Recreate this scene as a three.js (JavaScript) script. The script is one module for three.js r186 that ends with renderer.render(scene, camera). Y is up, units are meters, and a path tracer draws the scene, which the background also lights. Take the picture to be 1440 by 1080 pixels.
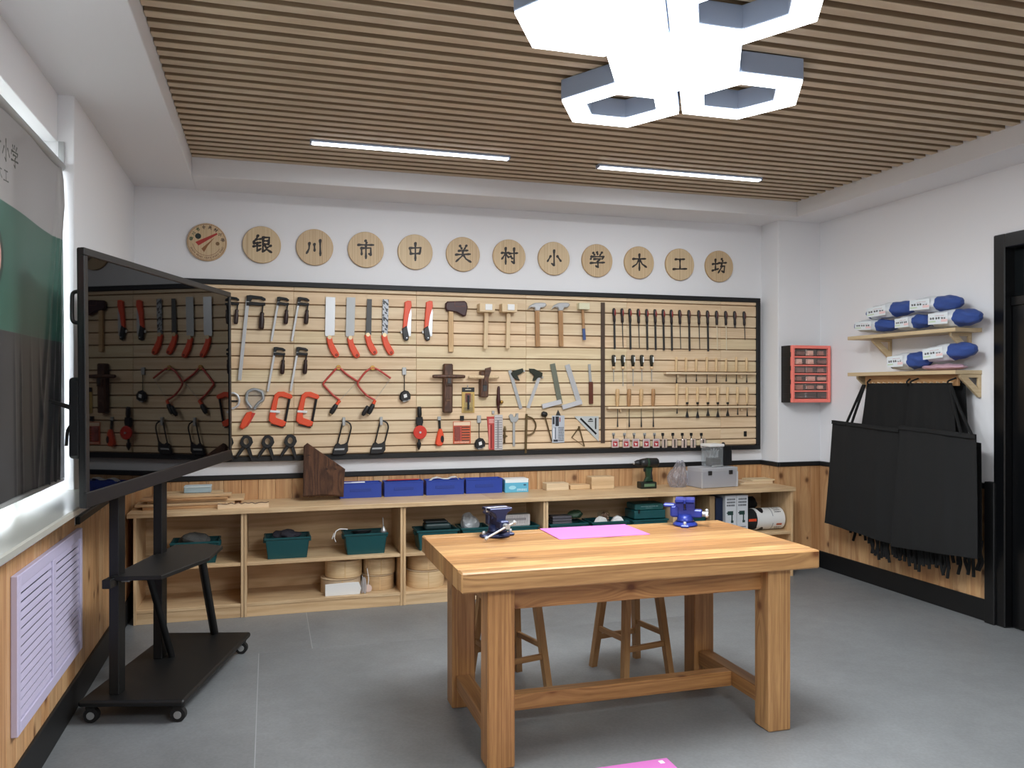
import * as THREE from 'three';
import { mergeGeometries } from 'three/addons/utils/BufferGeometryUtils.js';
import { ConvexGeometry } from 'three/addons/geometries/ConvexGeometry.js';
import { RoundedBoxGeometry } from 'three/addons/geometries/RoundedBoxGeometry.js';
import { RectAreaLightUniformsLib } from 'three/addons/lights/RectAreaLightUniformsLib.js';

// ---------------------------------------------------------------- camera, sky, lights, exposure
const FOCAL = 1155, YAW = Math.atan2(342, 1155), SN = Math.sin(YAW), CS = Math.cos(YAW), EYE = [0.88, 1.5, 6.1], HORIZON = 545;
const scene = new THREE.Scene();
const camera = new THREE.PerspectiveCamera(2 * Math.atan(540 / FOCAL) * 180 / Math.PI, 4 / 3, 0.05, 60);
camera.position.set(...EYE);
camera.lookAt(EYE[0] + SN, EYE[1], EYE[2] - CS);
camera.setViewOffset(1440, 1080, 0, 540 - HORIZON, 1440, 1080);
scene.background = new THREE.Color(0.86, 0.93, 1.0);                  // bright overcast daylight outside the window
scene.backgroundIntensity = 9;
const renderer = new THREE.WebGLRenderer({ antialias: true });
renderer.toneMapping = THREE.LinearToneMapping;
renderer.toneMappingExposure = 1.42;
renderer.shadowMap.enabled = true;
renderer.shadowMap.type = THREE.PCFSoftShadowMap;
RectAreaLightUniformsLib.init();
const LAMP_COLOUR = new THREE.Color(0.93, 0.97, 1.0), LAMP_NITS = 24, LAMP_GLOW = 4, STRIP_NITS = 34;
function panelLight(w, h, nits, [x, y, z], turn = 0) {                 // a soft light that shines straight down
  const l = new THREE.RectAreaLight(LAMP_COLOUR, nits, w, h);
  l.position.set(x, y, z); l.rotation.order = 'YXZ'; l.rotation.y = turn; l.rotation.x = -Math.PI / 2; l.name = 'lamp_light';
  scene.add(l); return l;
}

// ---------------------------------------------------------------- helpers
let seed = 7;
const rnd = () => { seed = (seed + 0x6d2b79f5) | 0; let t = Math.imul(seed ^ (seed >>> 15), 1 | seed); t = (t + Math.imul(t ^ (t >>> 7), 61 | t)) ^ t; return ((t ^ (t >>> 14)) >>> 0) / 4294967296; };
const rr = (a, b) => a + (b - a) * rnd();
const V3 = (x, y, z) => new THREE.Vector3(x, y, z), V2 = (x, y) => new THREE.Vector2(x, y);
// where the sight line through a pixel of the photograph meets a wall, a table or the floor
function ray(px, py) { const a = (px - 720) / FOCAL, b = (HORIZON - py) / FOCAL; return [SN + a * CS, b, -(CS - a * SN)]; }
function meet(px, py, axis, v) { const d = ray(px, py), t = (v - EYE[axis]) / d[axis]; return [0, 1, 2].map((i) => EYE[i] + t * d[i]); }
const atZ = (px, py, z) => meet(px, py, 2, z), atX = (px, py, x) => meet(px, py, 0, x), atY = (px, py, y) => meet(px, py, 1, y);
const used = {};
function numbered(n) { const k = used[n] = (used[n] ?? -1) + 1; return k ? n + '_' + String(k).padStart(3, '0') : n; }
function tag(o, label, category, group, kind) { if (label) o.userData.label = label; if (category) o.userData.category = category; if (group) o.userData.group = group; if (kind) o.userData.kind = kind; return o; }
function thing(name, label, category, pos = [0, 0, 0], turn = 0, group) {
  const o = new THREE.Group(); o.name = numbered(name); o.position.set(...pos); o.rotation.y = turn; scene.add(o);
  return tag(o, label, category, group);
}
function copy(o, pos, turn, label, group, name) {
  const c = o.clone(); c.name = numbered(name || o.name.replace(/_\d{3}$/, '')); scene.add(c); c.position.set(...pos);
  if (turn != null) c.rotation.y = turn;
  c.userData = { ...o.userData }; if (label) c.userData.label = label; if (group) c.userData.group = group;
  return c;
}
const flat = (g) => { const h = g.index ? g.toNonIndexed() : g; for (const k of Object.keys(h.attributes)) if (!['position', 'normal', 'uv'].includes(k)) h.deleteAttribute(k); h.morphAttributes = {}; return h; };
function join(gs) { gs = [].concat(gs).map(flat); for (const g of gs) if (!g.attributes.uv) g.setAttribute('uv', new THREE.BufferAttribute(new Float32Array(g.attributes.position.count * 2), 2)); return gs.length === 1 ? gs[0] : mergeGeometries(gs); }
function part(name, gs, mat, parent, pos) {
  const m = new THREE.Mesh(join(gs), mat); m.name = name; if (pos) m.position.set(...pos);
  parent.add(m); return m;
}
function solo(name, gs, mat, label, category, pos = [0, 0, 0], group) { const m = new THREE.Mesh(join(gs), mat); m.name = numbered(name); m.position.set(...pos); scene.add(m); return tag(m, label, category, group); }
function structure(name, gs, mat) { const o = gs ? new THREE.Mesh(join(gs), mat) : new THREE.Group(); o.name = name; o.userData.kind = 'structure'; scene.add(o); return o; }
// uv in metres: grain runs along the given axis; offsets shift the pattern
function grain(g, axis, ou = 0, ov = 0) {
  g = flat(g); const p = g.attributes.position, uv = new Float32Array(p.count * 2), A = V3(), B = V3(), C = V3(), ax = 'xyz'.indexOf(axis);
  for (let i = 0; i < p.count; i += 3) {
    A.fromBufferAttribute(p, i); B.fromBufferAttribute(p, i + 1); C.fromBufferAttribute(p, i + 2);
    const n = B.clone().sub(A).cross(C.clone().sub(A)), a = [Math.abs(n.x), Math.abs(n.y), Math.abs(n.z)];
    let d = a.indexOf(Math.max(...a));
    const rest = [0, 1, 2].filter((k) => k !== d), u = rest.includes(ax) ? ax : rest[0], v = rest.find((k) => k !== u);
    [A, B, C].forEach((q, k) => { const c = q.toArray(); uv[(i + k) * 2] = c[u] + ou; uv[(i + k) * 2 + 1] = c[v] + ov + d * 0.137; });
  }
  g.setAttribute('uv', new THREE.BufferAttribute(uv, 2)); return g;
}
const boxCache = {};
function chamfer(w, h, d, c = 0.002) {                                  // a box whose edges are chamfered (44 triangles)
  const key = [w, h, d, c].map((v) => v.toFixed(4)).join();
  if (!boxCache[key]) {
    const pts = []; c = Math.min(c, w / 2.2, h / 2.2, d / 2.2);
    for (const x of [-1, 1]) for (const y of [-1, 1]) for (const z of [-1, 1]) {
      pts.push(V3(x * w / 2, y * (h / 2 - c), z * (d / 2 - c)), V3(x * (w / 2 - c), y * h / 2, z * (d / 2 - c)), V3(x * (w / 2 - c), y * (h / 2 - c), z * d / 2));
    }
    boxCache[key] = new ConvexGeometry(pts);
  }
  return boxCache[key].clone();
}
// box by its lowest corner and sizes
function bx(x0, x1, y0, y1, z0, z1, c = 0.002) { return chamfer(x1 - x0, y1 - y0, z1 - z0, c).translate((x0 + x1) / 2, (y0 + y1) / 2, (z0 + z1) / 2); }
function rbox(w, h, d, r, s = 2) { return new RoundedBoxGeometry(w, h, d, s, r); }
function rod(a, b, r0, r1 = r0, n = 14) {
  const A = V3(...a), B = V3(...b), l = A.distanceTo(B), g = new THREE.CylinderGeometry(r1, r0, l, n);
  g.applyQuaternion(new THREE.Quaternion().setFromUnitVectors(V3(0, 1, 0), B.clone().sub(A).normalize()));
  return g.translate((A.x + B.x) / 2, (A.y + B.y) / 2, (A.z + B.z) / 2);
}
function tube(pts, r, n = 40, k = 8, closed = false) { return new THREE.TubeGeometry(new THREE.CatmullRomCurve3(pts.map((p) => V3(...p)), closed, 'catmullrom', 0.35), n, r, k, closed); }
function turned(a, b, prof, n = 18) {                                    // a lathe from a to b; prof = [share of the length, radius]
  const A = V3(...a), B = V3(...b), l = A.distanceTo(B), g = new THREE.LatheGeometry([V2(0.0001, prof[0][0] * l), ...prof.map(([t, r]) => V2(r, t * l)), V2(0.0001, prof[prof.length - 1][0] * l)], n);
  g.applyQuaternion(new THREE.Quaternion().setFromUnitVectors(V3(0, 1, 0), B.clone().sub(A).normalize()));
  return g.translate(...a);
}
function extrude(pts, depth, bevel = 0.001, holes = [], smooth = false) {
  const path = (q) => (smooth ? new THREE.SplineCurve([...q, q[0]].map((p) => V2(...p))).getPoints(q.length * 4).slice(0, -1) : q.map((p) => V2(...p)));
  const s = new THREE.Shape(path(pts)); for (const h of holes) s.holes.push(new THREE.Path(path(h)));
  const b = Math.min(bevel, depth / 3), g = new THREE.ExtrudeGeometry(s, { depth: depth - 2 * b, bevelEnabled: b > 0, bevelThickness: b, bevelSize: b, bevelOffset: -b, bevelSegments: 1, curveSegments: 10 });
  return g.translate(0, 0, b);
}
const circle = (x, y, r, n = 20, ry = r) => Array.from({ length: n }, (_, i) => [x + r * Math.cos(i / n * 2 * Math.PI), y + ry * Math.sin(i / n * 2 * Math.PI)]);
const ORD = 'first second third fourth fifth sixth seventh eighth ninth tenth eleventh twelfth thirteenth fourteenth fifteenth sixteenth'.split(' ');

// ---------------------------------------------------------------- textures
function hash(x, y, s) { let h = Math.imul(x, 374761393) + Math.imul(y, 668265263) + Math.imul(s, 974634721); h = Math.imul(h ^ (h >>> 13), 1274126177); return ((h ^ (h >>> 16)) >>> 0) / 4294967296; }
function noise(u, v, nu, nv, s) {                                       // periodic value noise; u and v in 0..1, nu x nv cells
  const x = u * nu, y = v * nv, xi = Math.floor(x), yi = Math.floor(y), fx = x - xi, fy = y - yi, a = fx * fx * (3 - 2 * fx), b = fy * fy * (3 - 2 * fy);
  const X0 = ((xi % nu) + nu) % nu, X1 = (X0 + 1) % nu, Y0 = ((yi % nv) + nv) % nv, Y1 = (Y0 + 1) % nv;
  return (hash(X0, Y0, s) * (1 - a) + hash(X1, Y0, s) * a) * (1 - b) + (hash(X0, Y1, s) * (1 - a) + hash(X1, Y1, s) * a) * b;
}
function texture(w, h, f, srgb = true) {
  const d = new Uint8Array(w * h * 4);
  for (let y = 0; y < h; y++) for (let x = 0; x < w; x++) { const c = f(x / w, y / h), i = (y * w + x) * 4; d[i] = Math.max(0, Math.min(255, c[0])); d[i + 1] = Math.max(0, Math.min(255, c[1])); d[i + 2] = Math.max(0, Math.min(255, c[2])); d[i + 3] = 255; }
  const t = new THREE.DataTexture(d, w, h); t.wrapS = t.wrapT = THREE.RepeatWrapping; t.magFilter = THREE.LinearFilter; t.minFilter = THREE.LinearMipmapLinearFilter; t.generateMipmaps = true; if (srgb) t.colorSpace = THREE.SRGBColorSpace; t.needsUpdate = true; return t;
}
const mix = (a, b, t) => a.map((v, i) => v + (b[i] - v) * t);
const rep = (t, w, h) => { const c = t.clone(); c.repeat.set(1 / w, 1 / h); c.needsUpdate = true; return c; };
// sawn wood: fibres along u, slow figure across v, optional knots
function wood(w, h, light, dark, o = {}) {
  const s = o.seed || 1, knots = Array.from({ length: o.knots || 0 }, (_, i) => [hash(i, 1, s + 50), hash(i, 2, s + 50), 0.004 + 0.008 * hash(i, 3, s + 50)]), asp = (o.asp || 2);
  return texture(w, h, (u, v) => {
    let warp = 0, k = 0;
    for (const [ku, kv, kr] of knots) { let du = u - ku, dv = (v - kv) / asp; du -= Math.round(du); dv -= Math.round(dv * asp) / asp; const q = du * du / 6 + dv * dv; warp += 0.04 * Math.exp(-q / (kr * kr * 7)) * Math.sign(dv); k = Math.max(k, Math.exp(-(du * du / 1.7 + dv * dv) / (kr * kr))); }
    const vv = v + warp + 0.012 * (noise(u, v, 3, 4, s + 9) - 0.5);
    const fig = noise(u, vv, 2, o.figure || 22, s), fine = noise(u, vv, 10, 150, s + 1), fibre = noise(u, vv, 40, h / 2, s + 2), slow = noise(u, v, 2, 5, s + 3);
    let t = (o.wf ?? 0.5) * Math.pow(Math.abs(Math.sin((fig + slow * 0.5) * 9)), 3) + 0.34 * fine + 0.22 * fibre + 0.25 * (slow - 0.4);
    const c = mix(light, dark, Math.max(0, Math.min(1, t * (o.gain ?? 0.7))));
    return k > 0.02 ? mix(c, o.knot || [92, 58, 34], Math.min(0.85, k * 1.1)) : c;
  });
}
const T = {
  pine: wood(1024, 512, [212, 176, 132], [166, 120, 80], { seed: 11, knots: 14, figure: 26, gain: 0.75 }),
  shelf: wood(1024, 512, [224, 196, 156], [184, 148, 108], { seed: 23, figure: 18, gain: 0.7 }),
  teak: wood(1024, 512, [199, 157, 106], [116, 77, 44], { seed: 31, knots: 4, figure: 34, gain: 0.72, wf: 0.42, knot: [104, 60, 28] }),
  pale: wood(1024, 512, [232, 212, 180], [200, 172, 136], { seed: 43, figure: 20, gain: 0.65 }),
  slat: wood(512, 256, [206, 190, 166], [172, 152, 126], { seed: 57, figure: 10, gain: 0.45 }),
  old: wood(512, 512, [112, 80, 58], [52, 34, 24], { seed: 61, knots: 6, figure: 12, gain: 0.9, knot: [40, 26, 20] }),
  vinyl: texture(1024, 1024, (u, v) => { const a = noise(u, v, 5, 5, 71), b = noise(u, v, 37, 37, 72), c = noise(u, v, 300, 300, 73), k = 0.9 + 0.1 * a + 0.05 * (b - 0.5) + 0.07 * (c - 0.5); return [129 * k, 132 * k, 134 * k]; }),
  fine: texture(512, 512, (u, v) => { const n = 255 * (0.45 * noise(u, v, 60, 60, 81) + 0.35 * noise(u, v, 190, 190, 82) + 0.2 * noise(u, v, 17, 17, 83)); return [n, n, n]; }, false),
  weave: texture(256, 256, (u, v) => { const n = 128 + 60 * Math.sin(u * 128 * Math.PI) * Math.sin(v * 128 * Math.PI) + 60 * (noise(u, v, 60, 60, 91) - 0.5); return [n, n, n]; }, false),
};
const M = {};
const std = (o) => new THREE.MeshStandardMaterial(o), phy = (o) => new THREE.MeshPhysicalMaterial(o);
const woodMat = (t, w, h, rough, tint = [1, 1, 1], extra = {}) => std({ map: rep(t, w, h), roughness: rough, color: new THREE.Color().setRGB(...tint), ...extra });
const tints = (t, w, h, rough, list, extra) => { const m = rep(t, w, h); return list.map((c) => std({ map: m, roughness: rough, color: new THREE.Color().setRGB(...c), ...extra })); };
M.wall = std({ color: 0xe8e8ea, roughness: 0.85, bumpMap: rep(T.fine, 0.5, 0.5), bumpScale: 0.0006 });
M.pine = tints(T.pine, 1.9, 0.95, 0.45, [[1, 1, 1], [0.92, 0.86, 0.8], [1.06, 1.04, 1.0], [0.96, 0.97, 0.98], [0.88, 0.8, 0.72], [1.0, 0.92, 0.84]]);
M.shelf = tints(T.shelf, 1.6, 0.8, 0.42, [[1, 1, 1], [0.94, 0.93, 0.92], [1.03, 1.0, 0.96]]);
M.teak = tints(T.teak, 1.7, 0.85, 0.4, [[1, 0.98, 0.94], [0.78, 0.69, 0.58], [1.2, 1.22, 1.16], [0.93, 0.82, 0.7], [0.82, 0.73, 0.64]]);
M.pale = tints(T.pale, 1.5, 0.75, 0.55, [[1, 1, 1], [0.97, 0.93, 0.9], [0.98, 1.0, 0.95], [1.02, 0.96, 0.92], [0.93, 0.92, 0.9]]);
M.slat = tints(T.slat, 1.4, 0.7, 0.55, [[1.08, 1.08, 1.08], [1.02, 1.01, 0.99], [1.12, 1.1, 1.07]]);
M.slatBack = woodMat(T.slat, 1.4, 0.7, 0.6, [0.62, 0.54, 0.45]);  // backing wood darkened to deepen the shade between the slats
M.shadedSlat = tints(T.slat, 1.4, 0.7, 0.65, [[0.5, 0.42, 0.34]])[0];  // darker copy of the slat wood: shade painted onto the slat sides
M.stool = woodMat(T.shelf, 0.8, 0.4, 0.5, [0.56, 0.43, 0.3]);
M.greyPine = woodMat(T.pale, 0.9, 0.45, 0.55, [0.78, 0.76, 0.68]);
M.old = woodMat(T.old, 0.5, 0.5, 0.7);
M.plane = woodMat(T.old, 0.5, 0.5, 0.5, [0.85, 0.72, 0.62]);
M.handle = woodMat(T.shelf, 0.8, 0.4, 0.5, [0.92, 0.86, 0.74]);
M.handleDark = woodMat(T.shelf, 0.8, 0.4, 0.45, [0.62, 0.48, 0.36]);
M.vinyl = std({ map: rep(T.vinyl, 2.6, 2.6), roughness: 0.42, bumpMap: rep(T.fine, 0.3, 0.3), bumpScale: 0.0003 });
M.weld = std({ color: 0x9a9da0, roughness: 0.4 });  // bead paler than the vinyl: glare along the weld put into its colour
M.black = std({ color: 0x0b0c0d, roughness: 0.5 });
M.blackTrim = std({ color: 0x0d0e10, roughness: 0.55 });
M.blackPlastic = std({ color: 0x18191b, roughness: 0.38, bumpMap: rep(T.fine, 0.05, 0.05), bumpScale: 0.0001 });
M.rubber = std({ color: 0x151515, roughness: 0.75 });
M.cloth = std({ color: 0x161718, roughness: 0.95, bumpMap: rep(T.weave, 0.08, 0.08), bumpScale: 0.0004 });
M.steel = std({ color: 0xc6c8ca, roughness: 0.34, metalness: 0.6 });
M.steelDull = std({ color: 0xacaeae, roughness: 0.5, metalness: 0.5 });
M.steelDark = std({ color: 0x4c4c4c, roughness: 0.45, metalness: 0.8 });
M.iron = std({ color: 0x1c1d1f, roughness: 0.42, metalness: 0.3 });
M.brass = std({ color: 0xb08a48, roughness: 0.35, metalness: 0.9 });
M.alu = std({ color: 0xd0d2d6, roughness: 0.36, metalness: 0.5 });
M.orange = std({ color: 0xe2502c, roughness: 0.4 });
M.red = std({ color: 0xc23a30, roughness: 0.42 });
M.coral = std({ color: 0xfc8678, roughness: 0.45 });
M.white = std({ color: 0xe6e6e4, roughness: 0.5 });
M.blueBox = std({ color: 0x24409c, roughness: 0.4 });
M.blueBoxIn = std({ color: 0x203a8e, roughness: 0.5 });
M.teal = std({ color: 0x0d4a4e, roughness: 0.38 });
M.viseBlue = std({ color: 0x283a94, roughness: 0.33, metalness: 0.15 });
M.viseDark = std({ color: 0x232b4e, roughness: 0.35, metalness: 0.3 });
M.pink = std({ color: 0xd074be, roughness: 0.6 });
M.lavender = std({ color: 0xc4bdd8, roughness: 0.5, bumpMap: rep(T.fine, 0.1, 0.1), bumpScale: 0.0003 });
M.marble = std({ color: 0xb4b4ac, roughness: 0.2, map: null });
M.clear = phy({ color: 0xf4f6f8, roughness: 0.08, transmission: 1, thickness: 0, ior: 1.45 });
M.clearRed = phy({ color: 0xf8d4ce, roughness: 0.08, transmission: 0.92, thickness: 0, ior: 1.45 });
M.clearHazy = phy({ color: 0xe8eaee, roughness: 0.45, transmission: 0.75, thickness: 0, ior: 1.45 });
M.glass = phy({ color: 0xffffff, roughness: 0.02, transmission: 1, thickness: 0, ior: 1.5 });
M.glow = std({ color: 0xffffff, roughness: 0.5, emissive: LAMP_COLOUR, emissiveIntensity: LAMP_GLOW });
M.lampBody = std({ color: 0x9dabc2, roughness: 0.4 });
M.door = std({ color: 0x0b0c0e, roughness: 0.28 });

// ---------------------------------------------------------------- the room (x 0..5.305 left to right, z 0 at the tool wall, y up)
const XR = 5.305, ZF = 8.4, SOF = 2.875, SLAT = 2.995, TOP = 3.056, XW = -0.07, WZ0 = 1.80, WZ1 = 4.4, WY0 = 1.02, WY1 = 2.652, ZP = 0.24, XP = 4.9;
{
  const fl = structure('floor');
  part('screed', bx(-0.35, XR + 0.3, -0.15, -0.004, -0.3, ZF + 0.3, 0), M.vinyl, fl);
  const sheet = (x0, x1, z0, z1) => part('vinyl_sheet', grain(bx(x0, x1, -0.004, 0, z0, z1, 0.0008), 'z', x0 * 1.7, z0), M.vinyl, fl);
  sheet(0, 1.1185, 0, 1.25); sheet(1.1215, XR, 0, 1.25); sheet(0, 0.8245, 1.25, ZF); sheet(0.8275, XR, 1.25, ZF);
  for (const [x, z0, z1] of [[1.12, 0, 1.25], [0.826, 1.25, ZF]]) part('seam_weld', bx(x - 0.002, x + 0.002, -0.003, 0.0002, z0, z1, 0.0002), M.weld, fl);
}
const planks = (parent, n, make) => { for (let i = 0; i < n; i++) { const [g, ou, ov] = make(i); part('plank', grain(g, 'y', ou, ov), M.pine[Math.floor(hash(i, n, 5) * 6)], parent); } };
const PW = 0.1155;
{
  const w = structure('wall_back');
  part('plaster', bx(-0.35, XR + 0.3, 0, TOP + 0.1, -0.25, 0, 0), M.wall, w);
  planks(w, 43, (i) => [bx(i * PW + 0.0008, Math.min((i + 1) * PW, XP) - 0.0008, 0.1, 0.85, 0, 0.012, 0.0025), rr(0, 2), i * 0.31]);
  const p = structure('pillar_right');
  part('plaster', bx(XP, XR + 0.1, 0, SOF + 0.1, -0.05, ZP, 0.004), M.wall, p);
  planks(p, 6, (i) => [i < 4 ? bx(XP + 0.0005 + i * 0.1013, XP + (i + 1) * 0.1013 - 0.001, 0.1, 0.85, ZP, ZP + 0.012, 0.0025) : bx(XP - 0.012, XP, 0.1, 0.85, (i - 4) * 0.125 + 0.012, (i - 3) * 0.125 - 0.001, 0.0025), rr(0, 2), i * 0.31]);
}
{
  const w = structure('wall_right');                                   // a doorway is left open for door_1
  part('plaster', bx(XR, XR + 0.2, 0, TOP + 0.1, -0.25, 1.98, 0), M.wall, w);
  part('plaster', bx(XR, XR + 0.2, 2.46, TOP + 0.1, 1.98, 3.1, 0), M.wall, w);
  part('plaster', bx(XR, XR + 0.2, 0, TOP + 0.1, 3.1, ZF + 0.2, 0), M.wall, w);
  planks(w, 15, (i) => [bx(XR - 0.012, XR, 0.1, 0.85, ZP + i * PW + 0.013, Math.min(ZP + (i + 1) * PW, 1.96) + 0.0115, 0.0025), rr(0, 2), i * 0.37]);
  planks(w, 44, (i) => [bx(XR - 0.012, XR, 0.1, 0.85, 3.18 + i * PW + 0.001, Math.min(3.18 + (i + 1) * PW, ZF), 0.0025), rr(0, 2), i * 0.37]);
}
{
  const w = structure('wall_left');
  part('plaster', bx(-0.35, 0, 0, TOP + 0.1, -0.25, WZ0, 0.003), M.wall, w);                    // the thicker corner pier beside the window
  part('plaster', bx(-0.35, XW, WY1, TOP + 0.1, WZ0, ZF + 0.2, 0.003), M.wall, w);
  part('plaster', bx(-0.35, 0, 0, WY0 - 0.032, WZ0, ZF + 0.2, 0), M.wall, w);
  part('plaster', bx(-0.35, XW, WY0 - 0.032, WY1, WZ1, ZF + 0.2, 0.003), M.wall, w);
  planks(w, 73, (i) => [bx(0, 0.012, 0.1, i * PW < WZ0 ? 0.85 : WY0 - 0.033, i * PW + 0.0008, Math.min((i + 1) * PW, ZF) - 0.0008, 0.0025), rr(0, 2), i * 0.29]);
}
{
  const w = structure('wall_front');
  part('plaster', bx(-0.35, XR + 0.3, 0, TOP + 0.1, ZF, ZF + 0.2, 0), M.wall, w);
  planks(w, 46, (i) => [bx(i * PW + 0.0008, Math.min((i + 1) * PW, XR) - 0.0008, 0.1, 0.85, ZF - 0.012, ZF, 0.0025), rr(0, 2), i * 0.31]);
}
// black chair rail and skirting
const trim = (n, ...b) => structure(n, bx(...b, 0.004), M.blackTrim);
trim('trim_1', 0, XP + 0.0, 0.85, 0.886, 0, 0.022);
trim('trim_2', XP - 0.022, XP, 0.85, 0.886, 0, ZP + 0.022);
trim('trim_3', XP, XR, 0.85, 0.886, ZP, ZP + 0.022);
trim('trim_4', XR - 0.022, XR, 0.85, 0.886, ZP + 0.022, 1.925);
trim('trim_5', 0, 0.022, 0.85, 0.886, 0.022, WZ0 - 0.02);
trim('baseboard_right', XR - 0.02, XR, 0, 0.14, ZP, 1.92);
trim('baseboard_pillar', XP + 0.02, XR - 0.02, 0, 0.14, ZP, ZP + 0.02);
trim('baseboard_left', 0, 0.024, 0, 0.15, 0.0, ZF);
{
  const c = structure('ceiling');
  part('slab', bx(-0.35, XR + 0.3, TOP + 0.02, TOP + 0.25, -0.25, ZF + 0.2, 0), M.wall, c);
  part('panel_backing', grain(bx(0.38, 4.98, TOP, TOP + 0.02, 0.38, 7.92, 0), 'x'), M.slatBack, c);
  const soffit = (n, ...b) => structure('beam_' + n, bx(...b, 0.003), M.wall);      // the dropped white border round the slats
  soffit('left', -0.34, 0.40, SOF, TOP + 0.02, -0.2, ZF + 0.1); soffit('right', 4.965, XR + 0.1, SOF, TOP + 0.02, -0.2, ZF + 0.1);
  soffit('back', 0.40, 4.965, SOF, TOP + 0.02, -0.2, 0.40); soffit('front', 0.40, 4.965, SOF, TOP + 0.02, 7.9, ZF + 0.1);
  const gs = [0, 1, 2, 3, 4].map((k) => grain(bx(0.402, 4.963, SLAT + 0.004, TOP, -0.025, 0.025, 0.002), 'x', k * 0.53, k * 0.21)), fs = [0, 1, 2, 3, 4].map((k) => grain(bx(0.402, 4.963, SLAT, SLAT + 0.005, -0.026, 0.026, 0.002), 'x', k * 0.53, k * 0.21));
  for (let i = 0; i < 75; i++) part('face_strip', fs[i % 5], M.slat[Math.floor(hash(i, 3, 9) * 3)], part('slat', gs[i % 5], M.shadedSlat, c, [0, 0, 0.432 + i * 0.1]));  // pale underside caps; the slat bodies carry the painted shade
}
structure('ground_outside', bx(-40, -0.6, -0.5, -0.3, -25, 35, 0), std({ color: 0x77756f, roughness: 0.9 }));
// ---------------------------------------------------------------- window, sill, blind
{
  const f = structure('window_1');
  const whiteFrame = M.white;
  part('window_frame', [bx(-0.30, -0.24, WY0, WY0 + 0.06, WZ0, WZ1), bx(-0.30, -0.24, WY1 - 0.06, WY1, WZ0, WZ1), bx(-0.30, -0.24, WY0, WY1, WZ0, WZ0 + 0.06), bx(-0.30, -0.24, WY0, WY1, WZ1 - 0.06, WZ1), bx(-0.30, -0.24, WY0, WY1, 2.4, 2.46), bx(-0.30, -0.24, WY0, WY1, 3.4, 3.46)], whiteFrame, f);
  for (const [a, b] of [[WZ0 + 0.06, 2.4], [2.46, 3.4], [3.46, WZ1 - 0.06]]) part('pane', bx(-0.272, -0.268, WY0 + 0.06, WY1 - 0.06, a, b, 0), M.glass, f);
  structure('windowsill_1', bx(-0.30, 0.15, WY0 - 0.032, WY0, WZ0 + 0.004, 6.2, 0.006), M.marble);
}
// ---------------------------------------------------------------- lettering: brush strokes as lists of points in a 100 x 100 field
const GLYPH = {
  yin: ['30,6 24,22 8,40', '22,26 46,22', '12,46 44,41', '10,62 44,57', '27,44 27,86 44,74', '56,14 88,12 84,50', '58,32 83,30', '58,49 84,47', '56,14 55,88 70,78', '94,56 74,68', '63,50 76,76 98,90'],
  chuan: ['22,32 20,62 8,86', '48,36 49,72', '78,14 79,94'],
  shi: ['48,4 54,16', '10,28 90,25', '26,44 27,80', '26,45 76,42 76,80 66,74', '50,26 50,99'],
  zhong: ['20,32 25,64', '20,32 80,27 74,62', '25,63 75,59', '50,4 50,98'],
  guan: ['32,6 42,22', '68,4 58,22', '26,34 76,30', '10,56 90,50', '50,32 44,62 10,94', '50,54 66,78 94,94'],
  cun: ['6,34 48,31', '28,6 28,96', '28,36 6,68', '30,42 46,58', '52,36 98,31', '78,6 78,90 64,80', '58,52 68,64'],
  xiao: ['50,6 50,92 36,82', '28,40 10,70', '70,38 92,66'],
  xue: ['24,8 32,20', '48,4 52,16', '78,4 66,20', '12,30 8,46', '12,31 90,27 80,42', '30,44 70,41 52,57', '52,57 55,92 40,84', '8,68 94,62'],
  mu: ['10,32 90,28', '50,4 50,98', '48,34 32,62 6,80', '52,34 68,60 96,78'],
  gong: ['20,22 80,19', '50,22 50,78', '6,82 94,77'],
  fang: ['4,40 40,36', '22,12 22,76', '2,80 42,68', '66,6 73,20', '46,32 98,28', '66,32 62,62 42,92', '62,52 86,49 81,88 66,80'],
};
function brush(c, name, x, y, size, ink, weight = 1) {
  c.fillStyle = ink;
  for (const st of GLYPH[name]) {
    const p = st.split(' ').map((q) => q.split(',').map(Number)), pts = [];
    for (let i = 0; i < p.length - 1; i++) { const n = 1 + Math.ceil(Math.hypot(p[i + 1][0] - p[i][0], p[i + 1][1] - p[i][1])); for (let k = 0; k < n; k++) pts.push(mix(p[i], p[i + 1], k / n)); }
    pts.push(p[p.length - 1]);
    pts.forEach((q, i) => { const t = i / (pts.length - 1), r = weight * (4.6 - 1.8 * Math.sin(Math.PI * Math.min(1, t * 1.1)) + (t > 0.9 ? -1.2 : 0) + (t < 0.12 ? 0.7 : 0)); c.beginPath(); c.ellipse(x + q[0] / 100 * size, y + q[1] / 100 * size, r * size / 100 * 1.12, r * size / 100 * 0.92, -0.6, 0, 7); c.fill(); });
  }
}
function canvasTexture(w, h, draw) {
  const c = document.createElement('canvas'); c.width = w; c.height = h; draw(c.getContext('2d'));
  const t = new THREE.CanvasTexture(c); t.colorSpace = THREE.SRGBColorSpace; t.magFilter = THREE.LinearFilter; return t;
}
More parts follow.
